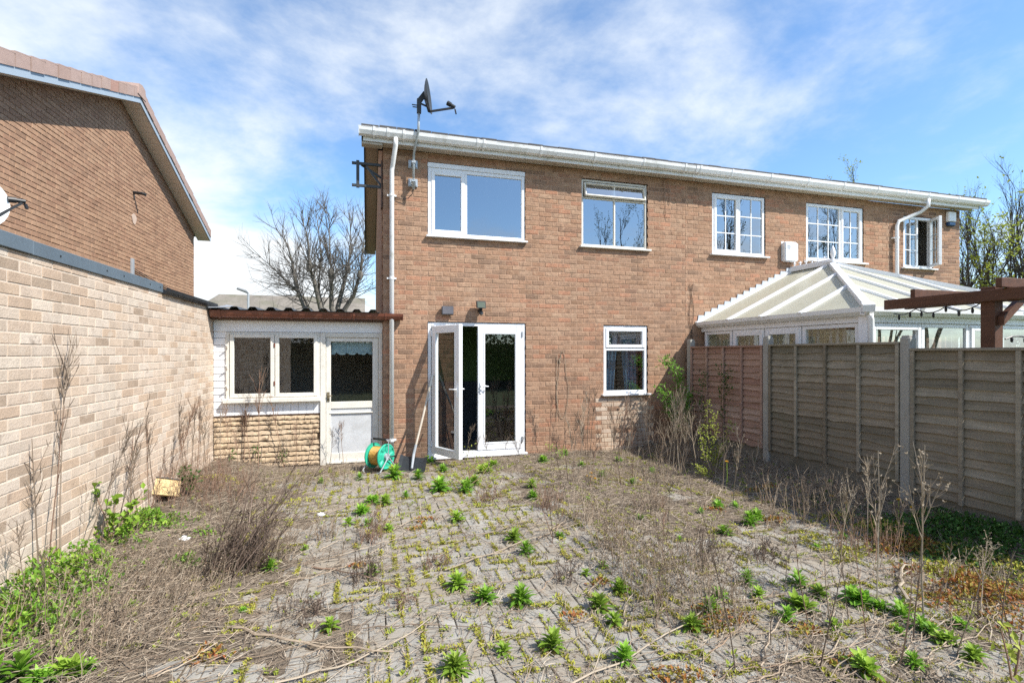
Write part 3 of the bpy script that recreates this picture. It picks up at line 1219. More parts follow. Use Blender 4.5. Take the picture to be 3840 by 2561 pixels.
mb = MB()
mb.slab([(HX - .007, 6.98, -.2), (HX - .007, 15.30, -.2), (HX - .007, 15.30, gz_line(15.30)), (HX - .007, YRG, ZRG), (HX - .007, 6.98, gz_line(6.98))], (-.2, 0, 0))
mb.box(-10, HX - .21, 15.1, 15.30, -.2, 4.8)
mb.box(-10, HX - .21, 6.98, 7.1, -.2, 4.8)
mb.obj('wall', m_mortar_gable, GH)
brickwork(GH, 'X+', HX, 6.98, 15.30, 1.95, 6.5, [], [m_brick_gable], clips=[(-sl, 1, ZRG - sl * YRG), (sl, 1, ZRG + sl * YRG)], seed=12, limit=300, jit=.0025)
mb = MB()
for (ya, yb) in ((YL, YRG), (YRG, YR)):
    za, zb = gz_line(ya), gz_line(yb)
    mb.slab([(-10, ya, za + .10), (-4.19, ya, za + .10), (-4.19, yb, zb + .10), (-10, yb, zb + .10)], (0, 0, .05))
mb.obj('roof', m_roof_felt, GH)
mb = MB()
for (ya, yb) in ((YL, YRG), (YRG, YR)):
    za, zb = gz_line(ya), gz_line(yb)
    mb.slab([(-4.205, ya, za - .003), (-4.205, yb, zb - .003), (-4.205, yb, zb + .105), (-4.205, ya, za + .105)], (.022, 0, 0))
mb.obj('barge_board', m_blue_board, GH)
mb = MB()  # black strip added behind the verge tiles as painted shade in their gaps
for (ya, yb) in ((YL, YRG), (YRG, YR)):
    za, zb = gz_line(ya), gz_line(yb)
    mb.slab([(-4.187, ya, za + .108), (-4.187, yb, zb + .108), (-4.187, yb, zb + .25), (-4.187, ya, za + .25)], (-.01, 0, 0))
mb.obj('verge_gap_backing', m_black, GH)
for (ya, yb) in ((YL, YRG), (YRG, YR)):
    n = 30
    sb = MB()
    d = (yb - ya) / n
    sg = 1 if yb == YRG else -1
    sb.slab([(-4.495, 0.004, 0.004 * sl * sg), (-4.207, 0.004, 0.004 * sl * sg), (-4.207, d - .004, (d - .004) * sl * sg), (-4.495, d - .004, (d - .004) * sl * sg)], (0, 0, .012))
    me = sb.mesh('soffit_board', m_soffit, origin=(0, 0, 0))
    for i in range(n):
        y = ya + i * d
        inst('soffit_board', me, GH, (0, y, gz_line(y + 1e-6)))
    # verge tiles, each lapping the one below
    n = 15
    d = (yb - ya) / n
    meshes = []
    for q in range(4):
        t = MB()
        t.slab([(-4.168, -.004, .10 - .004 * sl * sg), (-4.168, d - .022, .10 + (d - .022) * sl * sg), (-4.168, d - .022, .262 + (d - .022) * sl * sg + (.0 if sg > 0 else .02)), (-4.168, -.004, .262 + (.02 if sg > 0 else 0))],
               (-.018, 0, 0), r=q / 3 if q < 3 else .95)
        t.slab([(-4.168, -.004, .262 + (.02 if sg > 0 else 0)), (-4.168, d - .006, .262 + d * sl * sg + (0 if sg > 0 else .02)), (-4.55, d - .006, .262 + d * sl * sg), (-4.55, -.004, .262)], (0, 0, .016), r=q / 3 if q < 3 else .95)
        meshes.append(t.mesh('verge_tile', m_tile))
    for i in range(n):
        y = ya + i * d
        mi = rng.choice((0, 1, 2, 1, 0)) if not (sg > 0 and i == 11) else 3
        inst('verge_tile', meshes[mi], GH, (rng.uniform(-.002, .008), y, gz_line(y + 1e-6) + rng.uniform(-.006, .006)))
mb = MB()
mb.slab([(-4.150, 10.98, ZRG + .10), (-4.150, 11.33, ZRG + .10), (-4.150, 11.30, ZRG + .30), (-4.150, 11.165, ZRG + .335), (-4.150, 11.02, ZRG + .30)], (-.6, 0, 0), r=.3)
mb.obj('ridge_cap', m_tile, GH)
mb = MB()                                               # plaster patch on the gable
c = onX(502, 822, HX)
mb.slab([(HX + .003, c.y + .10 * math.cos(a) * (1 + .2 * math.sin(3 * a)), c.z + .105 * math.sin(a)) for a in [k * math.pi / 8 for k in range(16)]], (.006, 0, 0))
tag(mb.obj('mortar_patch', mat('pale_render', (.52, .40, .32), .95, .1), GH), 'pale round mortar patch')
# overflow pipe, conduit and cables on the gable
c = onX(500, 722, HX)
mb = MB()
mb.tube([(HX, c.y, c.z), (HX + .16, c.y - .01, c.z - .015), (HX + .22, c.y, c.z - .03)], .03, 8)
mb.tube([(HX + .01, c.y, c.z - .01), (HX + .02, c.y, c.z - .12)], .012, 6)
tag(mb.obj('overflow_pipe', m_black), 'short black overflow pipe sticking out of the gable brickwork', 'pipe')
a, b_ = onX(492, 970, HX), onX(492, 1040, HX)
mb = MB()
mb.box(HX + .001, HX + .04, a.y - .045, a.y + .045, 2.3, a.z, 0, .004)
tag(mb.obj('cable_conduit', m_grey_plastic), 'short grey upright conduit on the gable wall above the garage trim', 'conduit')
mb = MB()
p0, p1 = onX(496, 1005, HX), onX(690, 1105, HX)
for dz in (0, -.045):
    mb.tube([(HX + .02, p0.y + (p1.y - p0.y) * t, p0.z + dz + (p1.z - p0.z) * t - .05 * math.sin(math.pi * t)) for t in [k / 8 for k in range(9)]], .008, 5)
tag(mb.obj('gable_cable', m_dark_metal), 'pair of thin brown cables sloping down the gable wall', 'cable')


def dish(parent_args, center, normal, diam, hgt, mt, arm_end, wall_pts, m_arm, lnb_len=.09):
    t = thing(*parent_args)
    nrm = Vector(normal).normalized()
    up = (Vector((0, 0, 1)) - nrm * nrm.z).normalized()
    sd = up.cross(nrm)
    b = MB()
    rings, n = 6, 28
    vs_ = [Vector(center) - nrm * .06]
    for k in range(1, rings + 1):
        q = k / rings
        for i in range(n):
            an = 2 * math.pi * i / n
            vs_.append(Vector(center) + sd * (math.cos(an) * q * diam / 2) + up * (math.sin(an) * q * hgt / 2) - nrm * (.06 * (1 - q * q)))
    fs = [(0, 1 + i, 1 + (i + 1) % n) for i in range(n)]
    for k in range(rings - 1):
        for i in range(n):
            fs.append((1 + k * n + i, 1 + (k + 1) * n + i, 1 + (k + 1) * n + (i + 1) % n, 1 + k * n + (i + 1) % n))
    b.add(vs_, fs)
    b2 = MB()
    b2.add([v - nrm * .008 for v in vs_], fs)
    b.add([v - nrm * .008 for v in vs_], fs)
    last = [1 + (rings - 1) * n + i for i in range(n)]
    rim = [vs_[i] for i in last] + [vs_[i] - nrm * .008 for i in last]
    b.add(rim, [(i, (i + 1) % n, n + (i + 1) % n, n + i) for i in range(n)])
    b.obj('reflector', mt, t, True)
    b = MB()
    s = Vector(center) - up * (hgt * .46) - nrm * .03
    b.bar(s, arm_end, .022, .026)
    b.bar(Vector(center) - nrm * .07, s, .03, .03)
    b.obj('arm', m_arm, t)
    b = MB()
    e = Vector(arm_end)
    aim = (Vector(center) - e).normalized()
    b.tube([e - aim * .03 + up * .02, e + aim * lnb_len * .4 + up * .03], .026, 10)
    b.tube([e + aim * lnb_len * .4 + up * .03, e + aim * lnb_len + up * .035], [.034, .034], 10)
    b.bar(e - up * .01 - aim * .03, e - up * .07 - aim * .04, .03, .02)
    b.obj('receiver', m_arm, t)
    return t, nrm, up, sd


# white dish at the left edge, on the gable
c = onX(-85, 752, -4.12)
t, nrm, up, sd = dish(('satellite_dish', (HX, c.y, c.z), 'white satellite dish on the gable wall cut by the left picture edge', 'satellite dish'),
                      c, (.62, -.75, .22), .52, .62, mat('dish_white', (.74, .75, .73), .4, .05, dirt=((.42, .42, .36), 5, .6, .9)), onX(82, 762, -3.85), None, m_black, .12)
b = MB()
b.tube([c - nrm * .05, (HX + .12, c.y + .15, c.z - .05), (HX, c.y + .15, c.z - .05)], .02, 8)
b.box(HX + .001, HX + .012, c.y + .06, c.y + .24, c.z - .17, c.z + .07, 0)
b.obj('bracket', m_dark_metal, t)

# dark dish on a cranked pole over the gutter
pz = [(.655, 7.655, 4.12), (.655, 7.655, 4.55), (.66, 7.60, 4.68), (.705, 7.41, 4.90), (.712, 7.405, 5.30)]
c = Vector((.86, 7.40, 5.42))
t, nrm, up, sd = dish(('satellite_dish', (.655, 7.70, 4.1), 'dark satellite dish on a cranked pole rising over the white gutter', 'satellite dish'),
                      c, (.955, -.27, .10), .46, .48, m_dark_metal, (1.20, 7.33, 5.265), None, m_black)
b = MB()
b.tube(pz, .019, 10)
b.obj('pole', m_galv, t, True)
b = MB()
b.bar((.712, 7.405, 5.16), (.712, 7.405, 5.36), .06, .06)
b.bar((.712, 7.405, 5.33), c - nrm * .055 + up * .05, .05, .07)
b.bar((.742, 7.405, 5.30), c - nrm * .05 - up * .14, .02, .02)
b.bar((.61, 7.405, 5.27), (.72, 7.405, 5.27), .012, .012)
b.bar((.62, 7.405, 5.24), (.72, 7.405, 5.24), .012, .012)
b.obj('dish_clamp', m_dark_metal, t)
for zz in (4.25, 4.53):
    b = MB()
    b.box(.585, .725, FY - .022, FY - .001, zz - .062, zz + .062, 0, .004)
    b.box(.60, .62, FY - .05, FY - .02, zz - .05, zz + .05, 0)
    b.box(.69, .71, FY - .05, FY - .02, zz - .05, zz + .05, 0)
    b.box(.625, .685, FY - .14, FY - .045, zz - .018, zz + .018, 0, .003)
    b.tube([(.625, 7.64, zz + .01), (.655, 7.632, zz + .01), (.685, 7.64, zz + .01)], .008, 6)
    b.obj('wall_bracket', m_galv, t)
b = MB()
b.tube([(.655, 7.655, 4.12), (.64, 7.67, 4.06), (.58, 7.72, 4.0), (.50, 7.74, 3.985), (.42, 7.745, 4.0), (.37, 7.75, 4.03)], .0055, 5)
b.obj('coax_cable', m_black, t)

# dark steel aerial bracket off the corner
t = thing('aerial_bracket', (.2, FY + .1, 4.2), 'dark steel wall bracket jutting left from the top house corner', 'bracket')
b = MB()
for zz in (4.50, 4.17):
    b.bar((.20, 7.85, zz), (-.235, 7.85, zz), .035, .035)
b.bar((-.15, 7.85, 4.14), (-.15, 7.85, 4.54), .045, .045)
b.bar((.19, 7.85, 4.19), (-.03, 7.85, 4.47), .028, .028)
b.bar((.19, 7.90, 4.33), (-.10, 7.90, 4.50), .028, .028)
b.obj('arms', m_dark_metal, t)
b = MB()
b.box(.185, .207, 7.80, 7.92, 3.85, 4.56)
b.obj('wall_plate', mat('rusty_plate', (.10, .06, .045), .8, .2), t)

# ------------------------------------------------------------------ lean-to between the garage and the house
LY = 7.95
lt = thing('lean_to', (-1, LY, 0), 'lean-to porch with old white window and door under a dark corrugated roof', 'lean-to')


def LX(u, v=1300):
    return onY(u, v, LY).x


def LZ(v, u=1100):
    return onY(u, v, LY).z


zb1, zb0 = LZ(1205), LZ(1246)          # white head board
xl, xr = GX + .003, .214
mb = MB()
mb.box(xl, xr, LY - .045, LY - .005, zb0, zb1, 0, .004)
mb.obj('head_board', m_clad, lt)
mb = MB()
mb.box(xl, xr, 7.76, LY + .02, zb1 + .002, zb1 + .045, 0)
mb.box(xl, xr, 7.745, 7.765, zb1 + .01, zb1 + .10, 0)
mb.obj('timber_fascia', m_brown_wood, lt)
zg = onY(1100, 1168, 7.62).z
g = gutter_run(lt, xl + .02, .50, 7.74, zg, m_rust_brown, [-1.95, -1.05, -.2, .25], .82)
mb = MB()
mb.box(.496, .503, 7.645, 7.738, zg - .09, zg - .001, 0)
mb.obj('stop_end', m_rust_brown, g)
# corrugated sheet
mb = MB()
n = 240
per = .228
prof = []
for i in range(n + 1):
    x = xl - .02 + (xr - .03 - xl) * i / n
    ph = ((x + .02) / per) % 1.
    hgt = .040 * (sstep(.08, .26, ph) - sstep(.52, .70, ph))
    prof.append((x, hgt))
y0_, y1_ = 7.60, 11.6
vs_ = []
for (y, z) in ((y0_, zg + .012), (y1_, zg + .10)):
    for x, h in prof:
        vs_.append((x, y, z + h))
for (y, z) in ((y0_, zg + .008), (y1_, zg + .096)):
    for x, h in prof:
        vs_.append((x, y, z + h))
fs = []
N1 = n + 1
for i in range(n):
    fs.append((i, i + 1, N1 + i + 1, N1 + i))
    fs.append((2 * N1 + i, 2 * N1 + i + 1, 3 * N1 + i + 1, 3 * N1 + i))
    fs.append((i, i + 1, 2 * N1 + i + 1, 2 * N1 + i))
mb.add(vs_, fs)
mb.obj('corrugated_roof', m_corr, lt)
mb = MB()
mb.slab([(GX - .12, 7.58, zg + .02), (GX + .22, 7.58, zg + .03), (GX + .26, 7.9, zg + .07), (GX + .1, 8.2, zg + .11), (GX - .12, 8.2, zg + .06)], (0, 0, .012))
mb.obj('lead_apron', mat('grey_lead', (.30, .32, .35), .5, .15), lt)
# window: frame with two casements
wx0, wx1 = LX(851), LX(1201)
wz0, wz1 = LZ(1490), LZ(1247)
mb = MB()
ring(mb, wx0, wx1, wz0, wz1, .042, LY - .055, LY + .03, 0, .004)
cxm = (LX(1017) + LX(1049)) / 2
mb.box(cxm - .022, cxm + .022, LY - .05, LY + .03, wz0 + .042, wz1 - .042, 0, .003)
lw = mb.obj('window', m_paint_old, lt, origin=Vector((wx0, LY, wz0)))
for (ua, ub) in ((881, 1017), (1049, 1178)):
    a, b_, c_, d_ = LX(ua), LX(ub), LZ(1472), LZ(1268)
    b = MB()
    ring(b, a - .052, b_ + .052, c_ - .052, d_ + .052, .052, LY - .068, LY - .02, 0, .004)
    b.obj('sash', m_paint_old, lw)
    b = MB()
    b.poly([(a - .006, LY - .045, c_ - .006), (b_ + .006, LY - .045, c_ - .006), (b_ + .006, LY - .045, d_ + .006), (a - .006, LY - .045, d_ + .006)])
    b.obj('pane', m_glass_clear, lw)
b = MB()
for zz in (LZ(1295), LZ(1435)):
    b.box(cxm - .010, cxm + .006, LY - .078, LY - .068, zz - .03, zz + .03)
b.obj('hinge', m_rust_brown, lw)
b = MB()
b.box(wx0 - .03, wx1 + .01, LY - .12, LY + .0, LZ(1504), LZ(1489), 0, .005)
b.obj('sill', m_paint_old, lw)
b = MB()                                             # brackets left over beside the frame
for zz in (LZ(1302), LZ(1376), LZ(1448)):
    b.bar((wx0 + .018, LY - .06, zz - .02), (wx0 + .018, LY - .125, zz + .03), .012, .02)
b.obj('peg', m_paint_old, lw)
# white boards: level ones left of the window, upright ones below it
zc0 = LZ(1551)
k = 0
z = zc0
while z < zb0 - .03:
    b = MB()
    zt_ = min(z + .098, zb0 - .002)
    b.slab([(xl, LY - .030, z + .002), (wx0 - .002, LY - .030, z + .002), (wx0 - .002, LY - .022, zt_ - .002), (xl, LY - .022, zt_ - .002)], (0, .02, 0))
    b.obj('board', m_clad, lt)
    z += .1
x = wx0
zs_ = LZ(1505)
while x < wx1 - .02:
    x2 = min(x + .105, wx1)
    b = MB()
    b.box(x + .0015, x2 - .0015, LY - .030, LY - .012, zc0 + .002, zs_ - .003, 0, .002)
    b.obj('board', m_clad, lt)
    x += .105
mb = MB()
mb.box(xl, wx1, LY - .010, LY + .06, -.1, wz0 - .003, 0)
mb.box(xl, wx0, LY - .010, LY + .06, wz0 - .003, zb0, 0)
mb.obj('backing', mat('panel_backing', (.16, .115, .075), .95), lt)
mb = MB()
mb.box(xl, wx1, LY - .034, LY - .012, zc0 - .012, zc0, 0)
mb.obj('bottom_trim', m_brown_wood, lt)
# split stone panel: uneven courses of long stones
rs = random.Random(21)
z = .02
row = 0
zt_max = zc0 - .02
hs = []
while z < zt_max - .03:
    h = min(rs.uniform(.062, .088), zt_max - z)
    x = xl - (rs.uniform(0, .2) if row else 0)
    while x < wx1 - .01:
        w_ = rs.uniform(.26, .5)
        a, b_ = max(x, xl) + .003, min(x + w_, wx1 - .002) - .003
        if b_ - a > .03:
            n = max(4, int((b_ - a) / .035))
            bot = [(a + (b_ - a) * i / n, z + .004 + rs.uniform(-.008, .007)) for i in range(n + 1)]
            top = [(a + (b_ - a) * i / n, z + h - .004 + rs.uniform(-.007, .008)) for i in range(n + 1)]
            m = MB()
            front = []
            vs_ = []
            for (px_, pz_), (qx, qz) in zip(bot, top):
                d0 = rs.uniform(.006, .018)
                vs_ += [(px_, LY - .012, pz_), (px_, LY - .030 - d0, pz_ + .006), (qx, LY - .030 - rs.uniform(.002, .022), (pz_ + qz) / 2), (qx, LY - .026 - d0 * .4, qz - .006), (qx, LY - .012, qz)]
            fs = [(5 * i + k_, 5 * i + 5 + k_, 5 * i + 6 + k_, 5 * i + 1 + k_) for i in range(n) for k_ in range(4)]
            fs += [tuple(range(5)), tuple(5 * n + k_ for k_ in range(5))]
            m.add(vs_, fs, 0, rs.random())
            m.obj('stone', m_stone_panel, lt)
        x += w_
    z += h
    row += 1
# door
dx0, dx1 = wx1 + .004, xr - .004
b = MB()
b.box(dx0, dx0 + .075, LY - .06, LY + .04, 0, zb0 - .002, 0, .004)
b.box(dx1 - .06, dx1, LY - .06, LY + .04, 0, zb0 - .002, 0, .004)
b.box(dx0 + .075, dx1 - .06, LY - .058, LY + .04, zb0 - .07, zb0 - .003, 0, .004)
df = b.obj('door_frame', m_paint_old, lt)
ax, bx = dx0 + .08, dx1 - .065
gx0, gx1, gz0, gz1 = LX(1241), LX(1397), LZ(1510), LZ(1280)
b = MB()
ya, yb = LY - .035, LY + .012
b.box(ax, gx0, ya, yb, .03, zb0 - .075, 0, .003)
b.box(gx1, bx, ya, yb, .03, zb0 - .075, 0, .003)
b.box(gx0, gx1, ya + .001, yb, gz1, zb0 - .075, 0, .003)
b.box(gx0, gx1, ya + .001, yb, gz0 - .10, gz0, 0, .003)
b.box(gx0 - .02, gx1 + .02, ya - .008, ya + .02, LZ(1552) - .012, LZ(1552) + .006, 0, .003)
b.box(gx0, gx1, ya + .001, yb, .03, .17, 0, .003)
b.box(gx0, gx1, ya + .016, yb - .01, .17, gz0 - .10, 1)
b.box(ax, bx, ya - .03, ya, .02, .05, 0, .003)
dr = b.obj('door', [m_paint_old, mat('grey_door_panel', (.52, .53, .54), .6, .1, 4, 30, dirt=((.36, .35, .33), 3, .5, .8))], lt, origin=Vector((ax, LY, 0)))
b = MB()
b.poly([(gx0 - .006, LY - .012, gz0 - .006), (gx1 + .006, LY - .012, gz0 - .006), (gx1 + .006, LY - .012, gz1 + .006), (gx0 - .006, LY - .012, gz1 + .006)])
b.obj('pane', m_glass_clear, dr)
b = MB()
b.box(ax + .012, ax + .05, ya - .010, ya - .001, LZ(1508), LZ(1472), 0, .002)
b.tube([(ax + .03, ya - .005, LZ(1485)), (ax + .03, ya - .05, LZ(1485))], .012, 8)
b.tube([(ax + .03, ya - .045, LZ(1485)), (ax + .085, ya - .045, LZ(1485) - .004)], .009, 8)
b.obj('handle', mat('tarnished_brass', (.23, .19, .12), .5, .2, metal=.5), dr)
# interior and blind
b = MB()
b.box(xl, xr, 9.3, 9.4, 0, 2.2)
b.box(xl - .05, xl, 8.05, 10.6, 0, 2.2)
b.box(xr, xr + .03, 8.1, 10.6, 0, 2.2)
b.box(xl, xr, 8.05, 10.6, -.03, -.01)
b.obj('interior', m_dark, lt)
b = MB()
vs_ = []
sx = 48
zt_, zb_ = gz1 - .005, LZ(1330)
for i in range(sx + 1):
    t_ = i / sx
    x = gx0 + .004 + (gx1 - gx0 - .008) * t_
    sc_ = (t_ * 4) % 1.
    low = zb_ + (.028 * max(0, 1 - abs(sc_ - .5) * 4.2))
    vs_ += [(x, LY + .05, zt_), (x, LY + .05, low)]
b.add(vs_, [(2 * i, 2 * i + 1, 2 * i + 3, 2 * i + 2) for i in range(sx)])
tag(b.obj('window_blind', mat('pale_blue_blind', (.42, .56, .60), .8, .2, 14, 40, trans=.3)), 'pale blue scalloped blind behind the glass of the lean-to door', 'blind')

# ------------------------------------------------------------------ fence
FX = 5.45
fnc = thing('garden_fence', (FX, 5, 0), 'timber lap panel fence with concrete posts along the right of the patio', 'fence')
posts = [(7.60, 1.90, .0), (5.83, 1.905, 0), (3.915, 1.85, 0), (2.0, 1.80, 0)]
for i, (y, zt_, _) in enumerate(posts):
    b = MB()
    w_ = .052
    # slotted concrete post with a weathered, slightly tapering cap
    b.box(FX - w_, FX + w_, y - w_, y + w_, -.3, zt_ - .02, 0, .010)
    b.box(FX - w_ * .82, FX + w_ * .82, y - w_ * .82, y + w_ * .82, zt_ - .024, zt_, 0, .008)
    b.obj('post', m_concrete, fnc, origin=Vector((FX, y, 0)))
panels = [(posts[0], posts[1], 1.775, .30, m_fence_red, 'reddish stained lap fence panel next to the house'),
          (posts[1], posts[2], 1.785, .30, m_fence, 'grey-brown lap fence panel between two tall concrete posts'),
          (posts[2], posts[3], 1.715, .22, m_fence, 'grey-brown lap fence panel at the right picture edge')]
rf = random.Random(31)
for pi, (pa, pb, zt_, zb_, mt, lab) in enumerate(panels):
    ya, yb = pb[0] + .056, pa[0] - .056
    b = MB()
    b.box(FX - .060, FX + .02, ya, yb, zt_ - .028, zt_, 0, .004, r=.6)
    t = tag(b.obj('panel', mt, fnc, origin=Vector((FX, ya, zb_))), lab)
    nb_ = 16
    dz = (zt_ - zb_ - .045) / nb_
    for i in range(nb_):
        z0_ = zb_ + .02 + i * dz
        seg = 14
        vs_ = []
        wob = [rf.uniform(-.009, .006) for _ in range(seg + 1)]
        for kk in range(rf.choice((0, 1, 2))):
            c_ = rf.randrange(1, seg)
            wob[c_] -= .012
        for k_ in range(seg + 1):
            y = ya + (yb - ya) * k_ / seg
            zl = z0_ + wob[k_] - .004
            zh = z0_ + dz + .012
            vs_ += [(FX - .036, y, zl), (FX - .009, y, zh), (FX - .001, y, zh), (FX - .022, y, zl)]
        fs = []
        for k_ in range(seg):
            for q in range(4):
                q2 = (q + 1) % 4
                fs.append((4 * k_ + q, 4 * k_ + q2, 4 * k_ + 4 + q2, 4 * k_ + 4 + q))
        fs += [(0, 1, 2, 3), tuple(4 * seg + q for q in range(4))]
        b = MB()
        b.add(vs_, fs, 0, rf.random())
        b.obj('slat', mt, t)
    for k_ in range(5):
        y = ya + .022 + (yb - ya - .044) * k_ / 4
        b = MB()
        b.box(FX - .058, FX - .030, y - .019, y + .019, zb_ + .0, zt_ - .030, 0, .003, r=rf.uniform(.3, .9))
        b.obj('batten', mt, t)
    b = MB()
    b.box(FX - .007, FX + .03, ya - .02, yb + .02, -.1, zb_ + .03, 0, .004)
    b.obj('gravel_board', mat('dark_gravel_board', (.17, .155, .125), .95, .15, 5, 90, .4, dirt=((.09, .085, .05), 3, .5, .8)), t)

# ------------------------------------------------------------------ conservatory
cv = thing('conservatory', (5.75, FY, 0), 'white conservatory with a cream panelled roof behind the fence', 'conservatory')
CX0, CX1, CYF = 5.70, 9.90, 4.56
ZEV, ZRD = 2.20, 3.21
RX, RYE = 7.80, 6.90
WX0, WX1, WYF = 5.80, 9.80, 4.66
# roof sheets between the bars
bars_y = [7.745, 6.943, 6.228, 5.502]
mb_r = []


def left_pt(y, t):          # t 0 at eave, 1 at ridge or hip
    xt = RX if y >= RYE else RX - (RX - CX0) * (RYE - y) / (RYE - CYF)
    x = CX0 + (xt - CX0) * t
    return Vector((x, y, ZEV + (ZRD - ZEV) * (x - CX0) / (RX - CX0)))


def right_pt(y, t):
    p = left_pt(y, t)
    return Vector((2 * RX - p.x, p.y, p.z))


def front_pt(x, t):
    f = 1 - abs(x - RX) / (RX - CX0)
    yt = CYF + (RYE - CYF) * f
    y = CYF + (yt - CYF) * t
    return Vector((x, y, ZEV + (ZRD - ZEV) * (y - CYF) / (RYE - CYF)))


ys = bars_y + [CYF + .02]
for fn in (left_pt, right_pt):
    for a, c_ in zip(ys, ys[1:]):
        poly = [fn(a, 0), fn(c_, 0), fn(c_, 1)]
        if c_ < RYE < a:
            poly.append(fn(RYE, 1))
        poly.append(fn(a, 1))
        b = MB()
        b.slab(poly, (0, 0, -.016))
        b.obj('roof_panel', m_poly, cv)
xs_ = [CX0 + .02, 6.55, 7.18, 7.80, 8.42, 9.05, CX1 - .02]
for a, c_ in zip(xs_, xs_[1:]):
    b = MB()
    b.slab([front_pt(a, 0), front_pt(c_, 0), front_pt(c_, 1), front_pt(a, 1)], (0, 0, -.016))
    b.obj('roof_panel', m_poly, cv)
upv = Vector((0, 0, .012))
for fn in (left_pt, right_pt):
    for y in bars_y:
        b = MB()
        p0, p1 = fn(y, 0), fn(y, 1)
        b.bar(p0 - (p1 - p0).normalized() * .04 + upv, p1 + upv, .058, .05)
        b.obj('glazing_bar', m_upvc, cv)
for x in xs_[1:-1]:
    b = MB()
    p0, p1 = front_pt(x, 0), front_pt(x, 1)
    b.bar(p0 - (p1 - p0).normalized() * .04 + upv, p1 + upv, .058, .05)
    b.obj('glazing_bar', m_upvc, cv)
for cx in (CX0, CX1):
    b = MB()
    p0, p1 = Vector((cx, CYF, ZEV + .02)), Vector((RX, RYE, ZRD + .02))
    d_ = (p1 - p0).normalized()
    b.bar(p0 - d_ * .05, p1, .085, .065)
    b.bar(p0 - d_ * .10, p0 + d_ * .02, .12, .085)
    b.obj('hip_bar', m_upvc, cv)
b = MB()
b.bar((RX, FY - .01, ZRD + .03), (RX, RYE - .06, ZRD + .03), .13, .07)
b.bar((RX, FY - .01, ZRD + .075), (RX, RYE - .02, ZRD + .075), .07, .04)
b.box(RX - .10, RX + .10, RYE - .12, RYE + .06, ZRD + .02, ZRD + .075, 0, .015)
rd = b.obj('ridge', m_upvc, cv)
b = MB()
for k_ in range(6):
    y = FY - .08 - k_ * .13
    b.bar((RX, y, ZRD + .09), (RX, y, ZRD + .17), .012, .016)
    for s_ in (-1, 1):
        b.bar((RX, y, ZRD + .12), (RX, y + s_ * .035, ZRD + .15), .01, .012)
b.obj('cresting', m_upvc, rd)
b = MB()
b.tube([(RX, RYE - .03, ZRD + .07), (RX, RYE - .03, ZRD + .10), (RX, RYE - .03, ZRD + .13), (RX, RYE - .03, ZRD + .19), (RX, RYE - .03, ZRD + .26), (RX, RYE - .03, ZRD + .33)], [.03, .018, .03, .045, .03, .003], 10)
b.obj('finial', m_upvc, rd, True)
# gutters
b = MB()
gp = lambda o, s: [(o, ZEV + .015), (o, ZEV - .075), (o + s * .055, ZEV - .085), (o + s * .095, ZEV - .04), (o + s * .10, ZEV + .015), (o + s * .085, ZEV + .015), (o + s * .075, ZEV - .035), (o + s * .045, ZEV - .068), (o + s * .01, ZEV - .06), (o + s * .01, ZEV + .015)]
b.extr(gp(CX0 + .07, -1), CYF - .02, FY - .01, axis=1)
b.obj('gutter', m_gutter, cv)
b = MB()
b.extr(gp(CX1 - .07, 1), CYF - .02, FY - .01, axis=1)
b.obj('gutter', m_gutter, cv)
b = MB()
b.extr(gp(CYF + .07, -1), CX0 - .03, CX1 + .03, axis=0)
b.obj('gutter', m_upvc, cv)
# walls: low wall, posts, windows
b = MB()
b.box(WX0, WX0 + .1, WYF, FY - .01, -.1, .60)
b.box(WX1 - .1, WX1, WYF, FY - .01, -.1, .60)
b.box(WX0 + .1, WX1 - .1, WYF, WYF + .1, -.1, .60)
b.obj('dwarf_wall', m_brick, cv)
b = MB()
b.box(WX0 - .02, WX0 + .05, WYF + .05, FY - .01, 2.04, 2.135)
b.box(WX1 - .05, WX1 + .02, WYF + .05, FY - .01, 2.04, 2.135)
b.box(WX0 - .021, WX1 + .021, WYF - .02, WYF + .05, 2.04, 2.135)
for cx in (WX0, WX1):
    b.box(cx - .06, cx + .06, WYF - .06, WYF + .06, .60, 2.135, 0, .01)
b.obj('eaves_beam', m_upvc, cv)
b = MB()
b.tube([(WX0 - .075, WYF - .11, 2.12), (WX0 - .045, WYF - .10, 2.06), (WX0 - .045, WYF - .10, .1)], .034, 12)
b.obj('downpipe', m_upvc, cv, True)
side_edges = [(7.70, 6.98, False), (6.98, 6.28, True), (6.28, 5.60, True), (5.60, 4.74, False)]
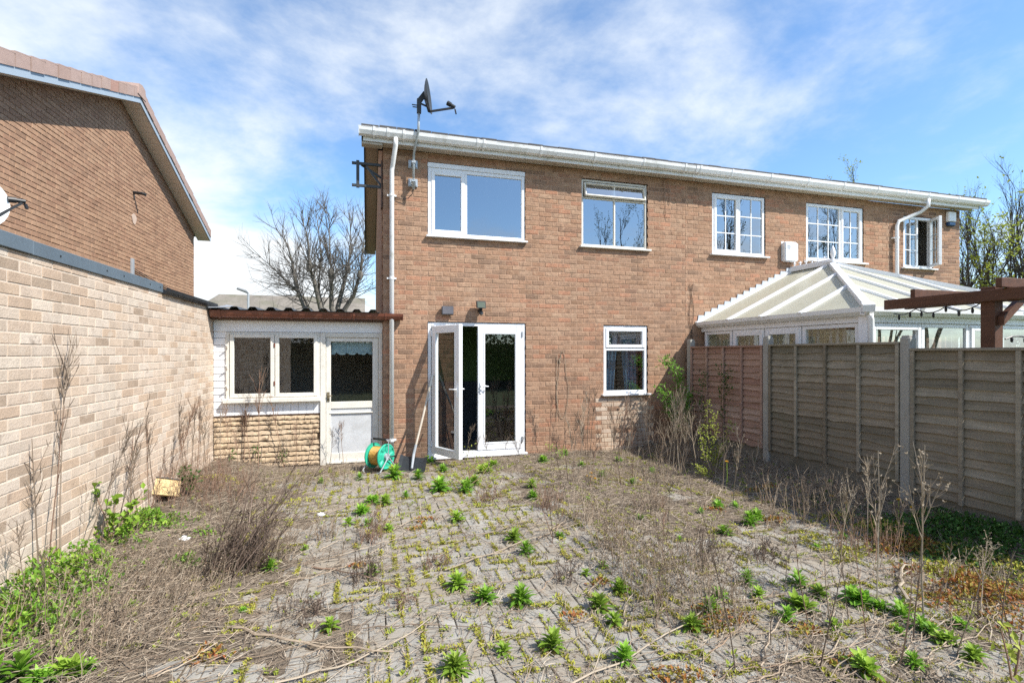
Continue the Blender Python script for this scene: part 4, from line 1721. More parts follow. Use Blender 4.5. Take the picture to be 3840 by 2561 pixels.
for (a, c_, sash) in side_edges:
    for X_, sg in ((WX0, 1), (WX1, -1)):
        b = MB()
        y0_, y1_ = c_ + .01, a - .01
        fw_ = .055
        for (p, q) in ((y0_, y0_ + fw_), (y1_ - fw_, y1_)):
            b.box(X_ - .0, X_ + sg * .06, p, q, .605, 2.035, 0, .004)
        b.box(X_ + sg * .002, X_ + sg * .058, y0_ + fw_, y1_ - fw_, .605, .68, 0, .003)
        b.box(X_ + sg * .002, X_ + sg * .058, y0_ + fw_, y1_ - fw_, 1.985, 2.035, 0, .003)
        wo = b.obj('window', m_upvc, cv, origin=Vector((X_, y0_, .6)))
        p_ = fw_
        if sash:
            b = MB()
            for (p, q) in ((y0_ + .02, y0_ + .085), (y1_ - .085, y1_ - .02)):
                b.box(X_ - sg * .014, X_ + sg * .03, p, q, .64, 2.005, 0, .005)
            b.box(X_ - sg * .012, X_ + sg * .03, y0_ + .085, y1_ - .085, 1.935, 2.005, 0, .005)
            b.box(X_ - sg * .012, X_ + sg * .03, y0_ + .085, y1_ - .085, .64, .71, 0, .005)
            b.obj('sash', m_upvc, wo)
        b = MB()
        b.poly([(X_ + sg * .02, y0_ + .04, .65), (X_ + sg * .02, y1_ - .04, .65), (X_ + sg * .02, y1_ - .04, 1.99), (X_ + sg * .02, y0_ + .04, 1.99)])
        b.obj('pane', m_glass_clear, wo)
fx = [WX0 + .06, 6.72, 7.56, 8.10, 8.95, WX1 - .06]
for i, (a, c_) in enumerate(zip(fx, fx[1:])):
    b = MB()
    ring(b, a + .004, c_ - .004, .605, 2.035, .05, WYF, WYF + .06, 0, .004)
    wo = b.obj('window', m_upvc, cv, origin=Vector((a, WYF, .6)))
    if i % 2 == 0:
        b = MB()
        ring(b, a + .025, c_ - .025, .63, 2.01, .06, WYF - .016, WYF + .03, 0, .005)
        b.obj('sash', m_upvc, wo)
    b = MB()
    b.poly([(a + .05, WYF + .02, .65), (c_ - .05, WYF + .02, .65), (c_ - .05, WYF + .02, 1.99), (a + .05, WYF + .02, 1.99)])
    b.obj('pane', m_glass, wo)
b = MB()
b.box(WX0 + .1, WX1 - .1, WYF + .1, FY - .02, -.08, -.02)
b.obj('floor', mat('beige_floor', (.42, .36, .28), .7), cv)
# stepped flashing on the house wall above the left glazing bar
for fn, sg in ((left_pt, 1), (right_pt, -1)):
    for k_ in range(15):
        t0, t1 = k_ / 15, (k_ + 1) / 15
        p, q = fn(FY, t0), fn(FY, t1)
        b = MB()
        b.slab([(p.x, FY - .016, p.z + .01), (q.x, FY - .016, q.z + .01), (q.x, FY - .016, q.z + .075), (p.x + (.02 if sg > 0 else -.02), FY - .016, q.z + .075)], (0, .013, 0))
        b.obj('flashing_step', m_lead, cv)
b = MB()
b.box(WX0 + .1, WX1 - .1, FY - .03, FY - .012, -.02, 2.12)
b.obj('inner_wall', mat('cream_plaster', (.70, .66, .56), .8), cv)
# blinds inside
m_blind = mat('white_blind', (.78, .77, .72), .8, .06, trans=.4)
for nm_, X_, yr in (('left', WX0 + .16, (5.05, 7.6)), ('right', WX1 - .16, (4.9, 7.6))):
    t = thing('vertical_blind', (X_, yr[0], 1.), 'cream vertical slat blind inside the conservatory, %s side' % nm_, 'blind', 'conservatory blinds')
    y = yr[0]
    k_ = 0
    while y < yr[1]:
        b = MB()
        if not (nm_ == 'left' and (k_ % 9) in (3,)):
            b.slab([(X_ - .015, y, .75), (X_ + .02, y + .075, .75), (X_ + .02, y + .075, 1.99), (X_ - .015, y, 1.99)], (.002, -.001, 0))
            b.obj('slat', m_blind, t)
        y += .10
        k_ += 1
t = thing('net_curtain', (7.8, WYF + .14, 1), 'pale grey net curtain inside the conservatory front', 'curtain')
b = MB()
n = 160
vs_ = []
for zi in range(2):
    for i in range(n + 1):
        x = WX0 + .15 + (WX1 - WX0 - .3) * i / n
        vs_.append((x, WYF + .17 + .02 * math.sin(i * .9), .7 + 1.0 * zi + (.10 * math.sin(i * .09) if zi else 0)))
b.add(vs_, [(i, i + 1, n + 2 + i, n + 1 + i) for i in range(n)])
b.obj('drape', mat('grey_net', (.42, .47, .50), .9, .15, 8, 40, trans=.4), t)

# ------------------------------------------------------------------ pergola in the neighbours' garden
pg = thing('pergola', (5.84, 3.4, 0), 'dark brown timber pergola post and beams behind the fence on the right', 'pergola')
PX = 5.86
b = MB()
b.box(PX - .06, PX + .06, 3.36, 3.48, -.2, 2.31, 0, .006)
b.obj('post', m_pergola, pg)
b = MB()
b.box(PX - .115, PX - .063, 1.6, 4.40, 2.165, 2.275, 0, .005)
b.obj('beam', m_pergola, pg)
b = MB()
b.box(PX + .063, PX + .115, 1.6, 4.30, 2.165, 2.275, 0, .005)
b.obj('beam', m_pergola, pg)
for y, ex in ((4.12, 2.2), (3.25, 2.4), (2.5, 2.4)):
    b = MB()
    b.box(PX - .2 + (.14 if y > 4 else 0), PX + ex, y - .025, y + .025, 2.28, 2.37, 0, .004)
    b.obj('rafter', m_pergola, pg)
b = MB()
b.slab([(PX - .02, 3.358, 1.93), (PX + .40, 3.358, 2.25), (PX + .33, 3.358, 2.275), (PX - .02, 3.358, 2.02)], (0, -.05, 0))
b.obj('brace', m_pergola, pg)
t = thing('string_lights', (PX, 3.4, 2.0), 'black string of small lights drooping from the pergola', 'string lights')
b = MB()
pts = [Vector((PX + .0, 3.52 + .85 * k_ / 14, 2.155 - .055 * math.sin(math.pi * ((k_ % 5) / 5.)))) for k_ in range(15)]
b.tube(pts, .006, 5)
pts2 = [Vector((PX + .07 + .9 * k_ / 12, 3.35 - .01 * k_, 1.80 + .32 * (k_ / 12) ** 1.6 + .02 * math.sin(k_ * 1.3))) for k_ in range(13)]
b.tube(pts2, .008, 5)
b.obj('wire', m_black, t)
for p in pts[1::2] + pts2[1::2]:
    b = MB()
    b.tube([p, p - Vector((0, 0, .025)), p - Vector((0, 0, .05)), p - Vector((0, 0, .06))], [.006, .013, .011, .002], 7)
    b.obj('bulb', m_black, t)

# ------------------------------------------------------------------ things fixed to the walls
def lamp_wall():
    p0, p1 = onY(1654, 1149, FY), onY(1698, 1182, FY)
    t = thing('floodlight', ((p0.x + p1.x) / 2, FY, p1.z), 'square dark grey floodlight above the patio door', 'floodlight')
    b = MB()
    b.box(p0.x, p1.x, FY - .085, FY - .02, p1.z, p0.z, 0, .008)
    b.box(p0.x + .05, p1.x - .05, FY - .02, FY - .001, p1.z + .03, p0.z - .03, 0)
    b.obj('housing', mat('dark_grey_housing', (.085, .085, .095), .5), t)
    b = MB()
    b.box(p0.x + .012, p1.x - .012, FY - .090, FY - .086, p1.z + .012, p0.z - .012)
    b.obj('lens', mat('grey_lens', (.13, .125, .14), .3), t)
    p0, p1 = onY(1781, 1133, FY), onY(1814, 1156, FY)
    t = thing('security_light', ((p0.x + p1.x) / 2, FY, p1.z), 'small black security spotlight with motion sensor above the patio door', 'security light')
    b = MB()
    b.slab([(p0.x, FY - .16, p1.z - .015), (p1.x, FY - .16, p1.z - .015), (p1.x, FY - .13, p0.z + .005), (p0.x, FY - .13, p0.z + .005)], (0, .06, .01))
    b.obj('head', m_black, t)
    b = MB()
    b.slab([(p0.x + .012, FY - .163, p1.z - .005), (p1.x - .012, FY - .163, p1.z - .005), (p1.x - .012, FY - .136, p0.z - .008), (p0.x + .012, FY - .136, p0.z - .008)], (0, .003, 0))
    b.obj('lens', mat('lamp_lens', (.10, .12, .09), .2), t)
    cx = (p0.x + p1.x) / 2
    b = MB()
    b.bar((cx, FY - .001, p1.z - .05), (cx, FY - .12, p1.z - .01), .045, .05)
    b.obj('arm', m_black, t)
    b = MB()
    b.tube([(cx + .01, FY - .06, p1.z - .055), (cx + .012, FY - .085, p1.z - .08), (cx + .013, FY - .09, p1.z - .105), (cx + .013, FY - .09, p1.z - .118)], [.02, .034, .030, .008], 12)
    b.obj('sensor', m_dark_metal, t)


lamp_wall()
t = thing('alarm_box', (7.72, FY, 3.4), 'white alarm bell box between the neighbours two lattice windows', 'alarm box')
b = MB()
p0, p1 = onY(2930, 909, FY), onY(2979, 986, FY)
b.slab([(p0.x, FY, p1.z + .02), (p1.x + .02, FY, p1.z), (p1.x + .02, FY, p0.z), (p0.x, FY, p0.z + .02)], (0, -.001, 0))
b.box(p0.x, p1.x - .03, FY - .10, FY - .001, p1.z, p0.z, 0, .02)
b.box(p0.x + .06, p1.x + .02, FY - .092, FY - .002, p1.z + .012, p0.z - .012, 0, .03)
b.obj('cover', m_upvc, t)
b = MB()
for k_ in range(6):
    b.box(p0.x + .04, p0.x + .12, FY - .1025, FY - .098, p0.z - .07 - k_ * .014, p0.z - .064 - k_ * .014)
b.obj('vent', m_grey_plastic, t)
t = thing('alarm_box', (12.0, FY, 4.37), 'white and blue alarm box under the gutter at the far house corner', 'alarm box')
p0, p1 = onY(3544, 796, FY), onY(3572, 852, FY)
b = MB()
b.box(p0.x, p1.x, FY - .08, FY - .001, p1.z + .09, p0.z, 0, .015)
b.obj('cover', m_upvc, t)
b = MB()
b.box(p0.x + .01, p1.x - .01, FY - .075, FY - .001, p1.z, p1.z + .092, 0, .02)
b.obj('base', mat('dark_blue_plastic', (.015, .05, .12), .35), t)
# loops of wire hanging on the wall
b = MB()
c = onY(2108, 1330, FY)
pts = []
for k_ in range(25):
    a = -math.pi / 2 + 2 * math.pi * k_ / 24
    pts.append((c.x + .105 * math.cos(a) * (1 - .35 * (math.sin(a) > .2)), FY - .012, c.z - .50 + .56 * math.sin(a)))
b.tube(pts, .0045, 4)
b.tube([(c.x - .04 + .02 * math.sin(k_), FY - .01, c.z - .02 * k_) for k_ in range(8)], .007, 4)
b.tube([(c.x - .10 + .01 * math.sin(k_ * 2.), FY - .014, c.z - .02 - .12 * k_) for k_ in range(10)], .005, 4)
tag(b.obj('wire_loop', m_dry_pale), 'pale loop of wire hanging on the brick wall right of the patio door', 'wire')
b = MB()
for u in (2588, 2598):
    b.tube([onY(u + 4 * math.sin(k_ * 1.1 + u), 1065 + 24 * k_, FY - .012) for k_ in range(13)], .0045, 4)
tag(b.obj('wall_cable', m_black), 'two thin dark cables running down the wall beside the conservatory', 'cable')
b = MB()
for du, v1 in ((0, 820), (14, 770)):
    b.tube([onY(2486 + du + 3 * math.sin(k_ * 1.7) + k_ * .9, 655 + (v1 - 655) * k_ / 12, FY - .012) for k_ in range(13)], .004, 4)
tag(b.obj('dead_creeper', m_dry_red), 'thin dead creeper stems on the brickwork under the gutter', 'creeper')

# ------------------------------------------------------------------ hose reel, shovel, litter
c = onG(1424, 1766)
hr = thing('hose_reel', (c.x, c.y, 0), 'green hose reel with yellow hose standing beside the white downpipe', 'hose reel')
ax = Vector((.74, -.67, 0)).normalized()
sd = Vector((0, 0, 1)).cross(ax)
C0 = Vector((c.x, c.y, .215))
RR = .178


def disc_pt(off, ang, r):
    return C0 + ax * off + sd * (math.cos(ang) * r) + Vector((0, 0, math.sin(ang) * r))


for off in (-.115, .115):
    b = MB()
    n = 36
    sgn = 1 if off > 0 else -1
    prof = [(.045, .004), (.060, .004), (.075, -.004), (.118, .006), (.150, .006), (.163, .012), (RR, .004), (RR, -.010), (.160, -.006), (.118, -.010), (.045, -.012)]
    vs_ = []
    for k_ in range(n):
        a = 2 * math.pi * k_ / n
        dim = -.014 if k_ % 6 in (2, 3) else 0.
        for (r_, o_) in prof:
            oo = o_ + (dim if .1 < r_ < .155 and o_ > 0 else 0)
            vs_.append(disc_pt(off + sgn * oo, a, r_))
    P = len(prof)
    fs = [(k_ * P + i, ((k_ + 1) % n) * P + i, ((k_ + 1) % n) * P + (i + 1) % P, k_ * P + (i + 1) % P) for k_ in range(n) for i in range(P)]
    b.add(vs_, fs)
    b.obj('flange', m_green_hose, hr)
b = MB()
for lay, rr_ in ((0, .085), (1, .104), (2, .121)):
    pts = []
    turns = 8
    for k_ in range(turns * 18 + 1):
        q = k_ / (turns * 18)
        pts.append(disc_pt(-.095 + .19 * (q if lay % 2 == 0 else 1 - q), 2 * math.pi * turns * q, rr_))
    b.tube(pts, .0125, 6)
pts = [disc_pt(.06, -.3 + .3 * k_, .125) for k_ in range(3)] + [disc_pt(.09, -.9, .15), Vector((C0.x + .19, C0.y - .04, .05)), Vector((C0.x + .21, C0.y - .01, .012)), Vector((C0.x + .27, C0.y + .08, .012))]
b.tube(pts, .0115, 6)
b.obj('hose', m_hose, hr, True)
b = MB()
b.tube([disc_pt(.118, 0, 0), disc_pt(.15, 0, 0)], [.052, .045], 16)
b.tube([disc_pt(-.118, 0, 0), disc_pt(-.15, 0, 0)], [.052, .045], 16)
b.obj('hub', m_grey_plastic, hr)
b = MB()
for off in (-.155, .155):
    top = disc_pt(off, math.pi / 2, .235)
    lo = disc_pt(off, 0, 0)
    f1 = C0 + ax * off + sd * .17
    f2 = C0 + ax * off - sd * .17
    b.tube([top - ax * off * .3, top, disc_pt(off, math.pi / 2, .15), lo], .0075, 7)
    b.tube([lo, Vector((f1.x, f1.y, .03)), Vector((f1.x, f1.y, .012)) + sd * .02 - ax * off * .3], .009, 7)
    b.tube([lo, Vector((f2.x, f2.y, .03)), Vector((f2.x, f2.y, .012)) - sd * .02 - ax * off * .3], .009, 7)
b.obj('frame', m_grey_plastic, hr)
b = MB()
b.tube([disc_pt(-.115, math.pi / 2, .237), disc_pt(.115, math.pi / 2, .237)], .016, 9)
b.tube([disc_pt(.15, -.2, .02), disc_pt(.158, -.1, .12), disc_pt(.20, -.1, .12)], .010, 7)
b.obj('handle', m_black, hr)

sh = thing('shovel', (.85, 7.0, 0), 'wide black shovel leaning against the wall left of the patio door', 'shovel')
b = MB()
bl0, bl1 = onG(1488, 1764, .012), onG(1593, 1776, .012)
tl, tr_ = Vector((bl0.x + .07, bl0.y + .27, .165)), Vector((bl1.x + .07, bl1.y + .27, .165))
n = 8
vs_ = []
for k_ in range(n + 1):
    t_ = k_ / n
    cur = .035 * math.sin(math.pi * t_)
    a, d_ = bl0.lerp(bl1, t_), tl.lerp(tr_, t_)
    for q in range(4):
        p = a.lerp(d_, q / 3)
        vs_.append(p + Vector((0, cur * .7, -cur * .25)) + Vector((0, 0, .03 * (abs(2 * t_ - 1) ** 6))))
fs = [(4 * k_ + q, 4 * k_ + 4 + q, 4 * k_ + 5 + q, 4 * k_ + 1 + q) for k_ in range(n) for q in range(3)]
b.add(vs_, fs)
b.add([v + Vector((0, .006, -.004)) for v in vs_], fs)
b.obj('blade', mat('black_shovel_plastic', (.028, .033, .038), .42, .15, 9, 60), sh)
b = MB()
hb = (bl0 + bl1) / 2 + Vector((.02, .05, .035))
hm = (tl + tr_) / 2 + Vector((-.005, .0, .035))
ht = onY(1620, 1412, 7.68)
b.tube([hb, hm, hm.lerp(ht, .12)], [.016, .021, .019], 9)
b.obj('socket', m_grey_plastic, sh)
b = MB()
b.tube([hm.lerp(ht, .05), hm.lerp(ht, .5) + Vector((.004, -.01, 0)), ht], .0155, 9)
b.obj('pole', m_wood_pole, sh)
b = MB()
b.tube([hm.lerp(ht, .86), ht + (ht - hm).normalized() * .03], .021, 9)
b.obj('grip', mat('grey_grip', (.22, .23, .24), .6), sh)

c = onG(615, 1868, .18)
b = MB()
b.slab([(-.15, -.09, 0), (.15, -.09, 0), (.15, .09, .0), (-.15, .09, .0)], (0, 0, .03))
b.slab([(-.15, .082, .03), (.15, .082, .03), (.15, .092, .03), (-.15, .092, .03)], (0, 0, .012), m=1)
o = b.obj('plastic_board', [m_yellow, m_black], None, origin=Vector((0, 0, 0)))
o.location = (c.x - .03, c.y + .05, .28)
o.rotation_euler = (R(58), R(18), R(34))
tag(o, 'yellow board with a black edge leaning by the garage wall', 'board')
for i, (du, dv, sz, lab) in enumerate(((425, 1238, .036, 'crumpled white plastic scrap among the dead stems on the left'),
                                       (737, 1182, .03, 'small crumpled white scrap on the paving'),
                                       (1490, 1278, .018, 'tiny white scrap on the soil in the middle'),
                                       (1960, 1530, .016, 'tiny white scrap among the weeds at lower right'))):
    c = DG(du, dv)
    c.z = gz(c.x, c.y)
    b = MB()
    rr = random.Random(50 + i)
    n, m_ = 9, 5
    vs_ = [(c.x, c.y, c.z + sz * .9)]
    for k_ in range(1, m_):
        for q in range(n):
            a, e = 2 * math.pi * q / n, math.pi / 2 * (1 - k_ / (m_ - 1))
            r_ = sz * rr.uniform(.55, 1.35)
            vs_.append((c.x + r_ * math.cos(a) * math.cos(e) * 1.3, c.y + r_ * math.sin(a) * math.cos(e), c.z + .003 + r_ * .7 * math.sin(e)))
    fs = [(0, 1 + q, 1 + (q + 1) % n) for q in range(n)]
    for k_ in range(m_ - 2):
        for q in range(n):
            fs.append((1 + k_ * n + q, 1 + (k_ + 1) * n + q, 1 + (k_ + 1) * n + (q + 1) % n, 1 + k_ * n + (q + 1) % n))
    b.add(vs_, fs)
    tag(b.obj('litter_scrap', m_white_film, None, origin=c), lab, 'litter')

# ------------------------------------------------------------------ far things: trees, a house roof, a street lamp
def limb(mbx, p, d, L, r, rg, seg=5, wig=.12, up=.06, n=5, end=.35, mi=0):
    pts, rad = [Vector(p)], [r]
    d = Vector(d).normalized()
    for k in range(seg):
        d = (d + Vector((rg.uniform(-wig, wig), rg.uniform(-wig, wig), rg.uniform(-wig, wig) + up))).normalized()
        pts.append(pts[-1] + d * (L / seg))
        rad.append(r * (1 - (1 - end) * (k + 1) / seg))
    mbx.tube(pts, rad, n, mi, cap=False, r=rg.random())
    return pts, rad


def side_dir(d, ang, rg, up=0.):
    d = Vector(d).normalized()
    o = d.orthogonal().normalized()
    o.rotate(Matrix.Rotation(rg.uniform(0, 6.283), 3, d))
    q = d * math.cos(ang) + o * math.sin(ang)
    q.z += up
    return q.normalized()


def sprouts(mbx, pts, rad, rg, n, L, r, lo=.25, ang=(.4, .9), up=.25, depth=1, leaves=None, tw=(2, 4)):
    for _ in range(n):
        t = rg.uniform(lo, 1.) * (len(pts) - 1)
        i = min(int(t), len(pts) - 2)
        p = pts[i].lerp(pts[i + 1], t - i)
        d = side_dir(pts[i + 1] - pts[i], rg.uniform(*ang), rg, up)
        l_ = L * rg.uniform(.55, 1.15) * (1.15 - .5 * t / (len(pts) - 1))
        q, qr = limb(mbx, p, d, l_, min(r, rad[i] * .7), rg, 4, .14, .07, 4 if r > .012 else 3, .3)
        if depth > 0:
            sprouts(mbx, q, qr, rg, rg.randint(*tw), L * .48, r * .55, .2, ang, up * .8, depth - 1, leaves, tw)
        elif leaves:
            lm, ln, ll, lp = leaves
            for _ in range(ln):
                if rg.random() < lp:
                    pt = q[rg.randrange(1, len(q))] + Vector((rg.uniform(-.06, .06), rg.uniform(-.06, .06), rg.uniform(-.06, .06)))
                    lm.leaf(pt, side_dir(Vector((0, 0, 1)), rg.uniform(.5, 2.2), rg), (rg.uniform(-1, 1), rg.uniform(-1, 1), 1), ll * rg.uniform(.6, 1.3), ll * .6, 0, rg.random())


# pollarded bare tree behind the lean-to
rt_ = random.Random(77)
TY = 25.
tb = onY(1290, 1200, TY)
tr = thing('bare_tree', (tb.x, TY, 0), 'bare pollarded tree with grey mossy limbs behind the lean-to roof', 'tree')
b = MB()
sp = MB()
zs = 700
cv_ = lambda x, y: (700 + x / 2.614, 700 + y / 2.614)
limbs = [[(1160, 1190), (1075, 980), (1040, 760), (985, 560), (870, 400)], [(1310, 1190), (1250, 930), (1205, 780), (1190, 520), (1110, 260)],
         [(1420, 1190), (1418, 980), (1418, 840), (1400, 560), (1395, 260)], [(1480, 1190), (1540, 960), (1580, 800), (1610, 540), (1600, 250)],
         [(1550, 1200), (1640, 1060), (1700, 860), (1730, 600), (1760, 330)], [(1330, 1180), (1290, 980), (1320, 700), (1290, 400), (1260, 220)],
         [(1200, 1190), (1150, 1090), (1000, 960), (850, 800), (720, 690)]]
trunk_top = Vector((tb.x, TY, 2.3))
b.tube([(tb.x, TY, -.1), (tb.x + .03, TY, 1.2), trunk_top], [.34, .28, .30], 10)
for li, L in enumerate(limbs):
    yo = rt_.uniform(-1.4, 1.4)
    pts = [trunk_top] + [onY(*cv_(*q), TY + yo * (k + 1) / 5) for k, q in enumerate(L)]
    rad = [.15, .115, .09, .05, .03, .014] if li < 5 else [.11, .06, .045, .035, .022, .012]
    b.tube(pts, rad, 7, cap=False)
    if 1 <= li <= 4:
        kp = pts[3]
        b.tube([kp - Vector((0, 0, .25)), kp - Vector((0, 0, .1)), kp + Vector((0, 0, .08)), kp + Vector((0, 0, .2))], [.08, .14, .13, .06], 7, cap=False)
        sprouts(sp, [pts[3], pts[3] + Vector((0, 0, .3))], [.1, .1], rt_, 8, 2.0, .022, .0, (.2, .9), .3, 1, None, (3, 6))
    sprouts(sp, pts[1:], rad[1:], rt_, 22, 1.8, .020, .1, (.35, 1.0), .12, 1, None, (6, 10))
    sprouts(sp, pts[1:4], rad[1:4], rt_, 12, 2.4, .020, .0, (.8, 1.4), .02, 1, None, (4, 8))
b.obj('trunk', m_bark, tr, True)
tag(sp.obj('crown', mat('twig_bark', (.12, .105, .09), .95, .2), tr), kind='stuff')


def bare_tree(pos, H, seed, label, lean=(0, 0), stems=3, leaves=0., lcol=None, cat='tree', group=None, spread=.16, dens=9, tmat=None):
    rg = random.Random(seed)
    t = thing('bare_tree', (pos[0], pos[1], 0), label, cat, group)
    tk, cr, lf = MB(), MB(), MB()
    for s_ in range(stems):
        d = Vector((lean[0] + rg.uniform(-spread, spread), lean[1] + rg.uniform(-spread, spread), 1))
        p = Vector((pos[0] + rg.uniform(-.15, .15), pos[1] + rg.uniform(-.15, .15), -.1))
        h_ = H * rg.uniform(.8, 1.05)
        pts, rad = limb(tk, p, d, h_, .085 * H / 8 * rg.uniform(.8, 1.2), rg, 9, .07, .05, 6, .12)
        sprouts(cr, pts, rad, rg, dens, H * .28, .03, .22, (.3, .7), .35, 2, (lf, 4, .10, leaves) if leaves else None, (3, 5))
    tk.obj('trunk', tmat or m_bark_dark, t, True)
    tag(cr.obj('crown', m_bark_dark, t), kind='stuff')
    if leaves:
        tag(lf.obj('leaves', lcol or m_leaf_yel, t), kind='stuff')
    return t


def far_pt(u, Yd):
    d = ray(u, 1200)
    d.z = 0
    d.normalize()
    return d * Yd


rtl = [(3570, 21, 5.7, .08, 'slender bare tree right behind the end wall of the neighbours house'),
       (3635, 19, 5.3, .35, 'bare tree with yellow-green new leaves just right of the end wall'),
       (3690, 23, 7.0, .06, 'tall bare tree rising behind the pergola beam, left of the tallest'),
       (3735, 20, 6.4, .2, 'bare tree with scattered yellow leaves right above the pergola post'),
       (3790, 22, 7.6, .05, 'tallest bare tree near the right picture edge'),
       (3850, 20, 7.2, .08, 'bare tree cut by the right picture edge'),
       (3915, 24, 8.2, .05, 'bare tree just beyond the right picture edge')]
for i, (u, D, H, lv, lab) in enumerate(rtl):
    p = far_pt(u, D)
    bare_tree((p.x, p.y), H * .93, 100 + i, lab, stems=2, leaves=lv, group='bare trees behind the pergola', spread=.14, dens=19)
p = far_pt(3250, 31)
bare_tree((p.x, p.y), 10.3, 120, 'treetop with fresh green leaves peeping over the neighbours gutter', stems=2, leaves=.7, dens=8)
# low hedge mass filling the gap under the trees
b = MB()
rg = random.Random(5)
for _ in range(3200):
    u = rg.uniform(3560, 4000)
    p = far_pt(u, rg.uniform(24, 27))
    p.z = 3.6 * rg.random() ** .8
    b.leaf(p, side_dir(Vector((0, 0, 1)), rg.uniform(.3, 2.4), rg), (rg.uniform(-1, 1), rg.uniform(-1, 1), 1), rg.uniform(.12, .3), .12, 0, rg.random())
tag(b.obj('far_hedge', m_leaf_dark), kind='stuff')
# garden trees behind the camera, mirrored in the window panes
for i, (x, y, H, lv, which) in enumerate(((4.5, -15, 5.5, .5, 'small garden tree'), (15.5, -14, 10.4, .8, 'garden tree'), (24.5, -14, 12.4, .8, 'tall garden tree'), (29, -13, 10.5, .7, 'bushy garden tree'), (34, -14, 12.4, .7, 'broad garden tree'))):
    bare_tree((x, y), H, 140 + i, which + ' behind the camera, mirrored in the window panes, %s from the left' % ('first', 'second', 'third', 'fourth', 'fifth')[i], stems=3, leaves=lv,
              lcol=plant_mat('mirrored_leaf', [(.07, .10, .025), (.11, .14, .035), (.16, .18, .05)]), group='trees behind the camera', spread=.3, dens=12)
b = MB()
rg = random.Random(8)
for _ in range(14000):
    p = Vector((rg.uniform(-9, 20), -8.5 + rg.gauss(0, .45), 0))
    p.z = rg.random() ** .8 * (2.6 + .5 * fbm(p.x, 0, .6, 2, 3.))
    b.leaf(p, side_dir(Vector((0, .6, 1)), rg.uniform(.3, 2.0), rg), (rg.uniform(-1, 1), rg.uniform(-1, 1), 1), rg.uniform(.12, .26), .13, 0, rg.random())
b.box(-9, 20, -9.1, -8.6, -.1, 2.1, 1)
tag(b.obj('rear_hedge', [plant_mat('hedge_leaf', [(.09, .10, .055), (.12, .125, .07), (.15, .15, .09)]), mat('hedge_core', (.07, .075, .04), .95, .2)]), kind='stuff')

# roof of a house down the road
hr_ = thing('distant_house', (-3, 44, 0), 'low house with a grey-brown tiled roof far behind the lean-to', 'house')
DY = 44.
xa, xb = onY(735, 1110, DY).x, onY(1330, 1110, DY).x
zr = onY(900, 1107, DY + 3).z
b = MB()
b.slab([(xa - 1.0, DY, zr - 2.3), (xb + .8, DY, zr - 2.3), (xb + .8, DY + 4, zr), (xa + .6, DY + 4, zr)], (0, 0, .1))
b.slab([(xa - 1.0, DY + 8, zr - 2.3), (xb + .8, DY + 8, zr - 2.3), (xb + .8, DY + 4, zr), (xa + .6, DY + 4, zr)], (0, 0, .1))
b.slab([(xa - 1.0, DY, zr - 2.3), (xa - 1.0, DY + 8, zr - 2.3), (xa + .6, DY + 4, zr)], (0, 0, .1))
k_ = 0
while k_ < 22:                                     # courses of tiles step down the slope
    t0 = k_ / 22
    y = DY + 4 * t0
    z = zr - 2.3 + 2.3 * t0
    xl_ = xa - 1.0 + 1.6 * t0
    b.slab([(xl_, y - .02, z + .10), (xb + .82, y - .02, z + .10), (xb + .82, y + .2, z + .21), (xl_, y + .2, z + .21)], (0, 0, .04))
    k_ += 1
b.obj('roof', mat('grey_brown_tile', (.21, .185, .155), .95, .2, .8, 6, dirt=((.13, .13, .08), .5, .5, .7)), hr_)
b = MB()
b.box(xa - .4, xb + .4, DY + .5, DY + 7.5, -.1, zr - 2.2)
b.obj('wall', m_brick_gable, hr_)
p = onY(931, 1180, 36)
sl_ = thing('street_lamp', (p.x, 36, 0), 'grey street lamp post standing before the distant roof', 'street lamp')
zt_ = onY(931, 1100, 36).z
b = MB()
b.tube([(p.x, 36, 0), (p.x, 36, zt_)], [.10, .07], 8)
b.obj('post', m_grey_plastic, sl_)
b = MB()
b.tube([(p.x, 36, zt_), (p.x - .15, 35.9, zt_ + .12), (p.x - .62, 35.8, zt_ + .28)], [.05, .10, .08], 8)
b.obj('lamp_head', mat('lamp_grey', (.18, .19, .20), .5), sl_)

# ------------------------------------------------------------------ weeds
def long_leaf(mbx, base, az, L, Wd, e0, e1, rg, m=0, r=None):
    """a lance-shaped leaf, creased along the middle, rising at e0 and arching over to e1"""
    r = rg.random() if r is None else r
    hd = Vector((math.cos(az), math.sin(az), 0))
    sd_ = Vector((-math.sin(az), math.cos(az), 0))
    n = 4
    p = Vector(base)
    prof = (.35, .85, 1.0, .7, .05)
    vs_ = []
    for k in range(n + 1):
        t = k / n
        e = e0 + (e1 - e0) * t
        w = Wd * .5 * prof[k]
        dn = Vector((0, 0, 1)) * math.cos(e) - hd * math.sin(e)
        vs_ += [p + sd_ * w + dn * (w * .35), p, p - sd_ * w + dn * (w * .35)]
        p = p + (hd * math.cos(e) + Vector((0, 0, 1)) * math.sin(e)) * (L / n)
    fs = []
    for k in range(n):
        a = 3 * k
        fs += [(a, a + 1, a + 4, a + 3), (a + 1, a + 2, a + 5, a + 4)]
    mbx.add(vs_, fs, m, r)


